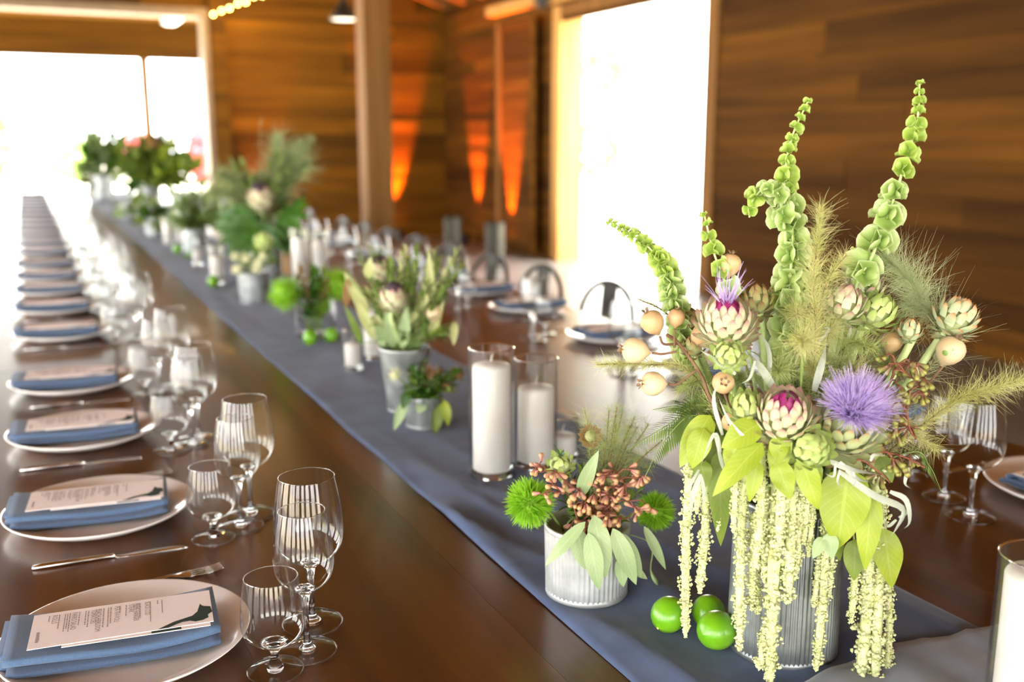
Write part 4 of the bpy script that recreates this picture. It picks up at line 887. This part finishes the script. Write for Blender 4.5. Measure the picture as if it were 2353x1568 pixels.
amaranth('amaranth with the thick cluster of tassels reaching the runner', neck(0, -.05), [(1790, 1060, 1774, 1400, 44, -.09), (1783, 1300, 1768, 1590, 36, -.088, -3), (1775, 1400, 1748, 1530, 20, -.086, -8, 20), (1822, 1050, 1812, 1386, 32, -.095), (1842, 1080, 1830, 1318, 26, -.085), (1802, 1010, 1790, 1250, 34, -.1), (1762, 1120, 1757, 1330, 26, -.08), (1858, 1110, 1846, 1250, 22, -.085)],
         [(1785, 1000, 1805, 1075, 46, -.1, L_), (1782, 1060, 1818, 1148, 50, -.105, L_, .2), (1838, 1050, 1880, 1172, 48, -.105, L_, -.2), (1800, 1010, 1770, 1080, 40, -.1, L_)])
amaranth('amaranth with small leaved tassel close to the vase wall', neck(.02, -.05), [(1872, 1120, 1858, 1280, 17, -.085), (1900, 1190, 1875, 1542, 26, -.085, 4), (1885, 1260, 1870, 1395, 17, -.08), (1915, 1250, 1905, 1372, 17, -.08), (1895, 1100, 1898, 1300, 20, -.07)],
         [(1892, 1235, 1868, 1285, 26, -.09, LEAFE, .2), (1905, 1225, 1912, 1285, 34, -.09, LEAFE), (1860, 1060, 1878, 1130, 40, -.09, L_)])
amaranth('amaranth with ragged tassels trailing below broad leaves', neck(.05, -.03), [(2012, 1040, 1995, 1340, 38, -.075, 6), (2005, 1280, 1975, 1585, 40, -.075), (2022, 1300, 2010, 1585, 34, -.08), (2040, 1330, 2036, 1570, 24, -.07, 5), (1968, 1280, 1956, 1432, 22, -.075), (2025, 1120, 2030, 1330, 30, -.065), (1995, 1200, 1985, 1420, 30, -.07)],
         [(1950, 1075, 1925, 1262, 104, -.085, L_, .15), (2005, 1130, 1987, 1312, 52, -.095, L_, -.2), (1965, 1240, 1962, 1335, 46, -.085, LEAFO), (2030, 1215, 2050, 1352, 62, -.075, L_, .3), (2020, 1050, 2050, 1110, 40, -.07, LEAFO), (1905, 1150, 1930, 1290, 46, -.07, O_)])
# silver leaves
def silver(label, ribbons):
    o = thing('silver_leaf_spray', label, 'foliage', V(ribbons[0][0]), 'silver leaved sprays')
    for *pts, wd in ribbons:
        path = curve(pts, 14); v = []; f = []
        for i, p in enumerate(path):
            t = (path[min(14, i+1)]-path[max(0, i-1)]).normalized(); s = t.cross((CAM-p).normalized()).normalized(); a = i*.12; nn = s.cross(t); s = s*math.cos(a)+nn*math.sin(a)
            h = wd*.4*(math.sin(pi*min(.98, .12+.86*i/14))**.7); v += [p-s*h, p+nn*h*.25, p+s*h]
        for i in range(14): f += [(i*3, i*3+1, i*3+4, i*3+3), (i*3+1, i*3+2, i*3+5, i*3+4)]
        MB().add(v, f).build('leaf', LEAFS, o)
    return o
h = H
silver('silver leaves curling around the tan pods', [(h(1660, 1000, -.08), h(1640, 920, -.08), h(1655, 865, -.08), 14*hp), (h(1735, 1030, -.1), h(1680, 975, -.09), h(1645, 900, -.085), 16*hp), (h(1655, 1040, -.08), h(1640, 1000, -.09), h(1605, 1085, -.1), 16*hp)])
silver('silver leaf hanging over the separate tassels', [(h(1610, 1090, -.075), h(1590, 1150, -.085), h(1588, 1215, -.085), 17*hp), (h(1612, 1095, -.075), h(1618, 1140, -.085), h(1608, 1185, -.085), 12*hp), (h(1606, 1080, -.075), h(1584, 1125, -.09), h(1598, 1170, -.09), 10*hp), (h(1650, 1030, -.08), h(1662, 1075, -.08), h(1678, 1100, -.08), 12*hp)])
silver('thick silver stem and leaves between the artichokes', [(h(1785, 905, -.05), h(1745, 840, -.06), h(1708, 800, -.06), 26*hp), (h(1768, 880, -.05), h(1765, 800, -.06), h(1725, 742, -.06), 15*hp), (h(1735, 830, -.07), h(1722, 870, -.08), h(1695, 885, -.08), 9*hp), (h(1870, 900, -.06), h(1890, 830, -.06), h(1900, 780, -.06), 24*hp), (h(1880, 790, -.05), h(1905, 755, -.05), h(1880, 758, -.05), 8*hp), (h(1950, 780, -.03), h(1955, 755, -.03), h(1945, 745, -.03), 7*hp), (h(1690, 860, -.07), h(1640, 825, -.07), h(1600, 800, -.06), 16*hp)])
silver('silver leaf spray fanned below the purple thistle head', [(h(1905, 1060, -.11), h(1960, 1080, -.12), h(2045, 1095, -.12), 18*hp), (h(1930, 1062, -.115), h(1970, 1100, -.12), h(2020, 1110, -.12), 14*hp), (h(1920, 1065, -.115), h(1915, 1095, -.12), h(1890, 1085, -.12), 8*hp), (h(1960, 1080, -.12), h(1965, 1110, -.12), h(1950, 1120, -.12), 8*hp), (h(1930, 1080, -.12), h(1925, 1110, -.12), h(1940, 1125, -.12), 7*hp), (h(2000, 1060, -.11), h(2010, 1045, -.11), h(2050, 1050, -.11), 10*hp)])
silver('long silver leaf arching out beside the vase', [(h(1930, 1085, -.1), h(2010, 1140, -.11), h(2075, 1170, -.11), h(2060, 1215, -.105), h(2036, 1245, -.1), 22*hp), (h(2045, 1130, -.11), h(2082, 1150, -.11), h(2090, 1200, -.11), h(2070, 1220, -.11), 17*hp), (h(2060, 1195, -.105), h(2040, 1210, -.1), h(2030, 1190, -.1), 10*hp), (h(2088, 1075, -.09), h(2080, 1110, -.09), h(2095, 1125, -.09), 11*hp), (h(2065, 1190, -.105), h(2082, 1180, -.105), h(2078, 1165, -.105), 9*hp)])
gf = 'fern fronds at the side of the tall arrangement'
for lb, pts, wd in (('upper fern frond stretching toward the candles', [neck(-.05, .02), h(1620, 935, .02), h(1560, 932, .02), h(1500, 942, .02)], .016),
                    ('middle fern frond drooping toward the low flower pot', [neck(-.05, .01), h(1610, 945, .01), h(1530, 980, .01), h(1440, 1035, .0)], .019),
                    ('lower fern frond hanging over the low flower pot', [neck(-.05, .0), h(1610, 960, .0), h(1530, 1010, .0), h(1480, 1100, .0)], .019),
                    ('fern frond drooping beside the wine glasses', [neck(.05, .02), h(2090, 1040, .02), h(2135, 1070, .02), h(2165, 1135, .02)], .011)):
    fern(lb, pts, wd, group=gf)
for i, (x, y, o_, ln, mt) in enumerate(((1900, 690, .03, 50, PLUMEG), (1870, 850, -.03, 46, PLUME), (1760, 770, .03, 46, PLUMEG), (2040, 840, .01, 48, PLUMEG), (1700, 870, -.02, 40, PLUMEG), (1960, 850, -.02, 46, PLUME), (1960, 640, .05, 46, PLUMEP), (2090, 700, .04, 46, PLUMEP), (1905, 760, -.02, 46, PLUME), (1830, 720, -.02, 40, PLUME), (2000, 1010, -.06, 34, PLUMEG), (1600, 850, .01, 40, PLUMEG))):
    burst('loose feathery tuft filling the tall arrangement', H(x, y, o_), ln*hp, 420, mt, neck(random.uniform(-.02, .02), 0), ax=dr(random.uniform(-.3, .3), .8, .4), group='loose feathery tufts of the tall arrangement')
gd = 'filler sprigs deep inside the tall arrangement'
for i, (x, y, o_, mt) in enumerate(((1720, 1000, -.03, LEAFO), (1850, 960, -.03, LEAFM), (1900, 1040, -.04, LEAFO), (1960, 1060, -.02, LEAFM), (2030, 1020, .0, LEAFO), (1680, 1040, -.02, LEAFM), (1640, 980, 0, LEAFO), (1780, 920, 0, LEAFM), (2000, 930, .0, LEAFM), (1910, 900, .02, LEAFO), (1760, 800, .02, LEAFE), (1860, 780, .03, LEAFM), (2060, 900, .03, LEAFE), (1960, 800, .03, LEAFE), (1660, 860, .02, LEAFM), (1700, 1100, -.05, LEAFM), (1820, 1090, -.06, LEAFO), (1990, 1110, -.05, LEAFM))):
    sprig('green filler sprig packed between the artichoke stems', neck(random.uniform(-.03, .03), random.uniform(-.03, .03)), H(x, y, o_), 8, .05, .018, mt, group=gd)

# ------------------------------------------------------------------ low pot with green pompons
random.seed(41)
B2 = T(1347, 1362); D2 = B2.dot(FW); p2 = D2/FPX*1.05
zinc_vase(B2, .0515, .0535, .094, 'low whitewashed ribbed pot with green pompons and gum leaves', ZINC2, 52)
G = lambda px, py, off=0.: W(px, py, D2+off)
N2 = B2+UP*.085
gq = 'flowers of the low whitewashed pot'
def pom(label, c, r, stem, n=900, group=None):
    c = V(c); o = thing('green_pompon', label, 'flower', c, group); d = unitv(n)
    link('petals', strand_mesh('petals', A(c)+d*r*.55, d, r*.47*rng.uniform(.8, 1.1, n), .0022, POM, c, unitv(n)*.25, 2), o, kind='stuff')
    MB().blob(c, r*.62, 14, 9).build('heart', POM, o); MB().tube(curve([V(stem), V(stem).lerp(c, .5)+UP*.01, c], 8), .0018, 6).build('stem', STEMD, o); return o
pom('green pompon flower on the candle side of the low pot', G(1217, 1155, -.01), 57*p2, N2+RT*-.03, 1600, gq)
pom('green pompon flower on the vase side of the low pot', G(1505, 1175, .01), 46*p2, N2+RT*.03, 1200, gq)
o = thing('scabiosa_pod', 'dry scabiosa seed head above the low pot', 'seed pod', G(1356, 1003, .02), gq)
c = G(1356, 1003, .02); s1, s2, ax = frame(dr(0, .35, 1))
for q in range(13):
    a = 2*pi*q/13; leafpart(o, c+(s1*math.cos(a)+s2*math.sin(a))*.004, c+(s1*math.cos(a)+s2*math.sin(a))*.0165+ax*.007, .011, LEAFR, up=ax, name='petal', n=5)
MB().blob(c, .008, 10, 6).build('heart', LEAFY, o); MB().tube([N2, c], .0012, 5).build('stem', STEMD, o)
artichoke('green echeveria rosette beside the pompon', G(1287, 1070, -.005), dr(-.1, .7, .7), 29*p2, 'g', 34, .25, None, 0, N2, name='rosette_flower', group=gq)
for x, y, n in ((1235, 1085, 5), (1270, 1130, 6), (1380, 1150, 6), (1440, 1140, 7), (1420, 1090, 6), (1490, 1100, 5), (1335, 1130, 5), (1450, 1190, 5), (1400, 1190, 4), (1465, 1150, 5)):
    bud_spray('spray of rosy gum buds in the low whitewashed pot', [N2+RT*random.uniform(-.03, .03)+FW*random.uniform(-.03, .0), G((x+1345)/2, y+10, -.02), G(x, y, -.035)], n, .0125, BUDRME, group=gq, spread=.013, down=.6, per=4)
le = thing('gum_leaf_sprig', 'gum sprig with pale leaves hanging over the front of the low pot', 'foliage', N2-FW*.04, gq)
for x0, y0, x1, y1, wpx, off in ((1365, 1185, 1392, 1330, 52, -.062), (1352, 1225, 1377, 1357, 42, -.072), (1408, 1215, 1462, 1345, 42, -.066), (1425, 1225, 1475, 1330, 36, -.058), (1325, 1215, 1345, 1310, 44, -.06), (1345, 1200, 1252, 1302, 30, -.062), (1330, 1145, 1376, 1035, 34, -.03), (1425, 1280, 1432, 1350, 30, -.06), (1440, 1300, 1488, 1332, 22, -.055), (1480, 1210, 1530, 1310, 24, -.03)):
    leafpart(le, G(x0, y0, off+.01), G(x1, y1, off), wpx*p2, LEAFE, sag=.05, fold=.2, wave=.05, shape=.85, n=12)
sp = thing('strap_leaf', 'thin strap leaf curling down beside the low pot', 'foliage', N2+RT*.04, gq)
MB().tube(curve([N2+RT*.04, G(1495, 1250, -.02), G(1495, 1310, -.03), G(1512, 1345, -.03)], 12), [.0009]*9+[.002, .003, .003, .001], 5).build('leaf', LEAFE, sp)
for i in range(16):
    x, y = random.uniform(1340, 1540), random.uniform(930, 1080)
    plume('misty fine grass tuft in the low whitewashed pot', [N2+RT*random.uniform(-.02, .03), G((x+1380)/2, (y+1150)/2, .01), G(x, y, random.uniform(0, .05))], 36*p2, 380, PLUMEG, .3, .7, .0005, name='mist_grass', group='misty grass of the low pot', bend=.6)
for x, y, mt in ((1280, 1040, LEAFD), (1330, 1080, LEAFM), (1300, 1160, LEAFD), (1390, 1080, LEAFM), (1480, 1120, LEAFM), (1430, 1200, LEAFO), (1310, 1190, LEAFM), (1365, 1120, LEAFY), (1400, 1110, LEAFY)):
    sprig('short leafy sprig filling the low whitewashed pot', N2+RT*random.uniform(-.03, .03), G(x, y, -.01), 7, .026, .013, mt, group='filler sprigs of the low pot')

# ------------------------------------------------------------------ flared zinc vase with proteas, and the small pot before it
B3 = T(932, 945); D3 = B3.dot(FW); N3 = B3+UP*.135
zinc_vase(B3, .038, .053, .141, 'flared ribbed zinc vase with proteas and long leaves', ZINC, 40)
G = lambda px, py, off=0.: W(px, py, D3+off)
g3 = 'stems in the flared zinc vase'
def protea2(label, c, ax, R, stem, group):
    o = artichoke(label, c, ax, R, 'p', 40, .1, None, 0, stem, blen=.9, name='protea', group=group)
    s1, s2, a_ = frame(ax); c = V(c); MB().blob(c+a_*R*1.0, R*.72, 12, 7, (1, 1, .75), a_.to_track_quat('Z', 'Y').to_matrix()).build('dark_tip', DARKP, o)
protea2('protea with dark plum tip lower in the flared vase', G(903, 690, -.03), dr(.1, 1, .15), .026, N3, g3)
protea2('protea with dark plum tip higher in the flared vase', G(872, 625, .02), dr(-.05, 1, .1), .024, N3, g3)
for x0, y0, x1, y1, wpx, mt in ((845, 730, 790, 625, 30, LEAFY), (860, 780, 812, 680, 26, LEAFY), (905, 800, 885, 700, 30, LEAFE), (925, 800, 935, 700, 28, LEAFE), (880, 800, 868, 720, 24, LEAFE), (845, 640, 852, 590, 24, LEAFY), (985, 780, 1022, 690, 26, LEAFY), (1045, 740, 1042, 795, 20, LEAFY), (990, 700, 985, 570, 22, LEAFY), (800, 640, 795, 710, 20, LEAFR), (830, 790, 790, 700, 18, LEAFM)):
    le = thing('long_leaf', tint('long leaf standing in the flared zinc vase', mt), 'foliage', N3, 'long leaves in the flared zinc vase')
    b = G(x0, y0, random.uniform(-.04, .02)); MB().tube([N3, N3.lerp(b, .6)+UP*.01, b], .0012, 5).build('stem', STEMD, le); leafpart(le, b, G(x1, y1, random.uniform(-.04, .02)), wpx*D3/FPX, mt)
for i in range(60):
    x = 825+i*4+random.uniform(-15, 15); y = random.choice((575, 610, 650, 700, 740, 770, 680, 600))
    sprig('narrow leaved green sprig in the flared zinc vase', N3+RT*random.uniform(-.03, .03), G(x, y, random.uniform(-.04, .06)), 13, .044, .012, random.choice((LEAFM, LEAFY, LEAFM, LEAFO)), group='sprigs in the flared zinc vase', ang=.6)
pod('cream trumpet pod in the flared zinc vase', G(994, 720, -.01), .019, dr(.1, .7, .3), N3, PODW)
burst('yellow green flower cluster in the flared zinc vase', G(938, 640, .02), .022, 300, LEAFY, N3, .004, cat='flower', name='flower_cluster')
sprig('trailing sprig hanging from the flared zinc vase', N3+RT*.05, G(965, 880, -.06), 8, .02, .012, LEAFM)
B4 = T(975, 982); D4 = B4.dot(FW); N4 = B4+UP*.055
zinc_vase(B4, .037, .04, .066, 'small ribbed zinc pot standing before the flared vase', ZINC, 40)
G = lambda px, py, off=0.: W(px, py, D4+off)
for i in range(26):
    sprig('short green sprig in the small zinc pot', N4+RT*random.uniform(-.02, .02), G(random.uniform(915, 1060), random.uniform(845, 915), random.uniform(-.05, .03)), 9, .03, .014, random.choice((LEAFM, LEAFD, LEAFM, LEAFR)), group='sprigs in the small zinc pot')
for x0, y0, x1, y1, mt in ((935, 920, 905, 990, LEAFE), (1010, 930, 1000, 1000, LEAFO), (1020, 920, 1030, 980, LEAFL), (975, 925, 960, 950, LEAFE), (940, 900, 925, 940, LEAFD)):
    le = thing('drooping_leaf', 'leaf drooping over the rim of the small zinc pot', 'foliage', N4, 'drooping leaves of the small zinc pot'); b = G(x0, y0, -.035)
    MB().tube([N4, N4.lerp(b, .5)+UP*.015, b], .001, 5).build('stem', STEMD, le); leafpart(le, b, G(x1, y1, -.045), .022, mt)
burst('cream bud flower at the side of the small zinc pot', G(908, 862, -.03), .013, 260, CREAM, N4, .003, cat='flower', name='cream_flower', core=.008)
burst('dusty pink flower at the side of the small zinc pot', G(1050, 860, .0), .016, 260, LEAFR, N4, .003, cat='flower', name='pink_flower', core=.008)

# ------------------------------------------------------------------ arrangements further down the table
def glass_vase(c, r, h, lb):
    b = V((c.x, c.y, TZ+.004)); Mx = Matrix.Translation(b); o = thing('glass_vase', lb, 'vase', b)
    MB().lathe([(r*.2, .001), (r, .001), (r, h)], 40, Mx).build('wall', GLASS, o); MB().lathe([(0, 0), (r*.97, 0), (r*.97, .01), (0, .01)], 32, Mx).build('base', SGLASS, o)
    MB().lathe([(r-.001, h), (r, h+.001), (r+.001, h), (r, h-.001), (r-.001, h)], 40, Mx).build('rim', SGLASS, o); return o
B5 = T(727, 775); D5 = B5.dot(FW); glass_vase(B5, .058, .118, 'clear glass vase with green pompons and stems in water'); N5 = B5+UP*.11
G = lambda px, py, off=0.: W(px, py, D5+off)
g5 = 'green pompons in the glass vase'
pom('green pompon on the berry pot side of the glass vase', G(655, 675, -.02), .054, N5, 700, g5); pom('green pompon on the flared vase side of the glass vase', G(772, 655, .02), .052, N5, 700, g5); pom('green pompon low in the glass vase', G(738, 700, .0), .034, N5, 500, g5)
for i in range(20): sprig('dark leafy sprig in the glass vase', B5+UP*.02+RT*random.uniform(-.03, .03), G(random.uniform(670, 770), random.uniform(615, 690), random.uniform(-.05, .05)), 9, .045, .024, random.choice((LEAFD, LEAFM, LEAFR, LEAFO)), group='sprigs in the glass vase')
B6 = T(585, 697); D6 = B6.dot(FW); zinc_vase(B6, .049, .053, .112, 'zinc pot with white berries and cream buds', ZINC, 40); N6 = B6+UP*.105
G = lambda px, py, off=0.: W(px, py, D6+off)
for x, y, r in ((545, 620, .022), (595, 605, .02), (565, 595, .018), (590, 620, .02), (540, 590, .016), (605, 590, .017)): burst('white berry flower in the zinc pot', G(x, y, -.04), r, 260, CREAM, N6, .004, cat='flower', name='white_flower', core=r*.7, group='white flowers in the zinc pot')
artichoke('tall cream bud in the zinc berry pot', G(605, 560, 0), dr(0, 1, 0), .03, 'g', 40, .1, None, 0, N6, blen=.9)
for i in range(14): sprig('grey green sprig in the zinc berry pot', N6, G(random.uniform(535, 640), random.uniform(570, 610), random.uniform(-.04, .04)), 7, .035, .018, random.choice((LEAFE, LEAFM)), group='sprigs in the zinc berry pot')
PINE = mat('grey_green_spruce', '84945c', 'a6b27e', .7, scale=14, transl=.3)
# big leaf arrangement
B7 = T(612, 640); D7 = B7.dot(FW); zinc_vase(B7, .065, .065, .2, 'tall zinc vase with split philodendron leaves and grey green plumes', ZINC, 44); N7 = B7+UP*.2
G = lambda px, py, off=0.: W(px, py, D7+off)
def split_leaf(label, base, c, tip, wd, mt, group, nl=9):
    base, c, tip = V(base), V(c), V(tip); o = thing('split_leaf', label, 'foliage', base, group); MB().tube(curve([base, base.lerp(c, .5)+UP*.03, c], 10), .004, 6).build('stem', STEMD, o)
    ax = (tip-c); L = ax.length; t = ax.normalized(); up = ((CAM-c).normalized()*1.0+UP*.6); up = (up-t*up.dot(t)).normalized(); sd = t.cross(up)
    for k in range(nl):
        a = (k/(nl-1)-.5)*4.4; d = t*math.cos(a)+sd*math.sin(a); l = L*(1 if abs(a) < 1.2 else .85)
        leafpart(o, c+up*.004*(k % 2), c+d*l-UP*.02*abs(a), wd, mt, up=up, sag=.05, fold=.12, shape=.75, name='leaf_lobe')
    return o
g7 = 'split leaves of the big leaf arrangement'
split_leaf('split leaf spreading toward the timber post', N7, G(655, 490, -.02), G(712, 470, -.04), .05, LEAFD, g7, 11)
split_leaf('split leaf hanging over the berry pot', N7, G(585, 520, -.08), G(520, 590, -.12), .052, LEAFD, g7, 11)
split_leaf('split leaf behind the glasses', N7, G(660, 530, .02), G(700, 570, .02), .05, LEAFD, g7, 11)
split_leaf('split leaf leaning over the candle', N7, G(560, 500, -.05), G(500, 545, -.05), .045, LEAFD, g7, 11)
for x, y, ln in ((640, 315, .05), (668, 345, .05), (708, 370, .055), (690, 330, .035), (600, 400, .04), (560, 420, .045), (508, 400, .05), (480, 440, .05), (715, 320, .03), (540, 440, .05)):
    plume('grey green spruce plume in the big leaf arrangement', [N7, G((x+615)/2, (y+470)/2, .02), G(x, y, random.uniform(-.04, .08))], ln*1.3, 1100, PINE, .4, .8, .003, name='spruce_plume', group='plumes of the big leaf arrangement')
for i in range(20): sprig('leafy sprig in the big leaf arrangement', N7, G(random.uniform(530, 700), random.uniform(350, 480), random.uniform(-.08, .1)), 10, .07, .028, random.choice((LEAFM, LEAFM, LEAFR, LEAFD)), group='sprigs of the big leaf arrangement')
protea2('dark protea heart of the big leaf arrangement', G(600, 460, -.05), dr(0, 1, .2), .05, N7, None)
plume('thin upright orange grass wand in the big leaf arrangement', [N7, G(600, 390, 0), G(598, 270, 0)], .015, 160, LEAFY, .4, .9, .0014)
# ferny low arrangement and far arrangements
def leafy_mass(bx, by, xs, ys, n, h, lb, vl, seed, mts, rv=.06, vh=.18, ll=.09, lw=.03, plumes=0, palms=0, vase='zinc'):
    random.seed(seed); B = T(bx, by); D = B.dot(FW); N = B+UP*vh
    (zinc_vase(B, rv, rv, vh, vl, ZINC, 36) if vase == 'zinc' else glass_vase(B, rv, vh, vl))
    for i in range(n):
        x = random.uniform(*xs); y = random.uniform(*ys)
        sprig('leafy green sprig in '+lb, N, W(x, y, D+random.uniform(-.15, .15)), 10, ll, lw, random.choice(mts), group='sprigs in '+lb, sr=.003)
    for i in range(plumes):
        x = random.uniform(*xs); y = ys[0]+random.uniform(0, .5)*(ys[1]-ys[0]); plume('feathery green plume in '+lb, [N, W((x+bx)/2, (y+by)/2-10, D), W(x, y, D+random.uniform(-.1, .1))], .05, 320, FERN, .4, .9, .002, name='spruce_plume', group='plumes in '+lb)
    for i in range(palms):
        x = random.uniform(*xs); y = ys[0]+random.uniform(0, .3)*(ys[1]-ys[0]); fern('arching palm frond in '+lb, [N, W((x+bx)/2, y-5, D), W(x, y, D+random.uniform(-.1, .1))], .08, LEAFD if i % 2 else FERN, 'palm_frond', 'palm fronds in '+lb, 26)
leafy_mass(450, 585, (385, 560), (410, 520), 24, .3, 'the ferny arrangement past the big leaves', 'zinc pot of the ferny arrangement', 51, (LEAFM, LEAFE, FERN), .06, .13, .09, .03, 16)
leafy_mass(360, 545, (305, 430), (455, 525), 12, .2, 'the low green arrangement beyond the ferny one', 'zinc pot of the low green arrangement', 52, (LEAFM, LEAFD, LEAFO), .06, .12, .08, .03, 3)
leafy_mass(345, 495, (265, 470), (312, 440), 40, .6, 'the tall palm arrangement before the far window', 'zinc vase of the tall palm arrangement', 53, (LEAFM, LEAFL, LEAFD, LEAFO), .085, .22, .2, .065, 4, 12)
leafy_mass(240, 462, (192, 290), (305, 430), 32, .6, 'the last arrangement by the far window', 'zinc vase of the last arrangement', 54, (LEAFM, LEAFE, LEAFD), .09, .24, .22, .065, 8, 3)
leafy_mass(300, 505, (265, 345), (450, 495), 9, .2, 'the small pot between the far arrangements', 'small zinc pot between the far arrangements', 55, (LEAFM, LEAFE), .06, .12, .1, .035)
for x, y, D, r in ((335, 520, 7.0, .075), (455, 545, 5.3, .06), (405, 520, 6.2, .06), (440, 600, 4.9, .05)):
    c = W(x, y, D); pom('lime green pompon standing before the ferny arrangement', c, r, V((c.x, c.y, TZ+.05)), 350, 'lime pompons down the runner'); glass_vase(c, .035, .1, 'small clear glass holding a lime pompon')['group'] = 'small glasses holding lime pompons'
for o in bpy.data.objects:
    if o.parent is not None and 'category' in o: del o['category']
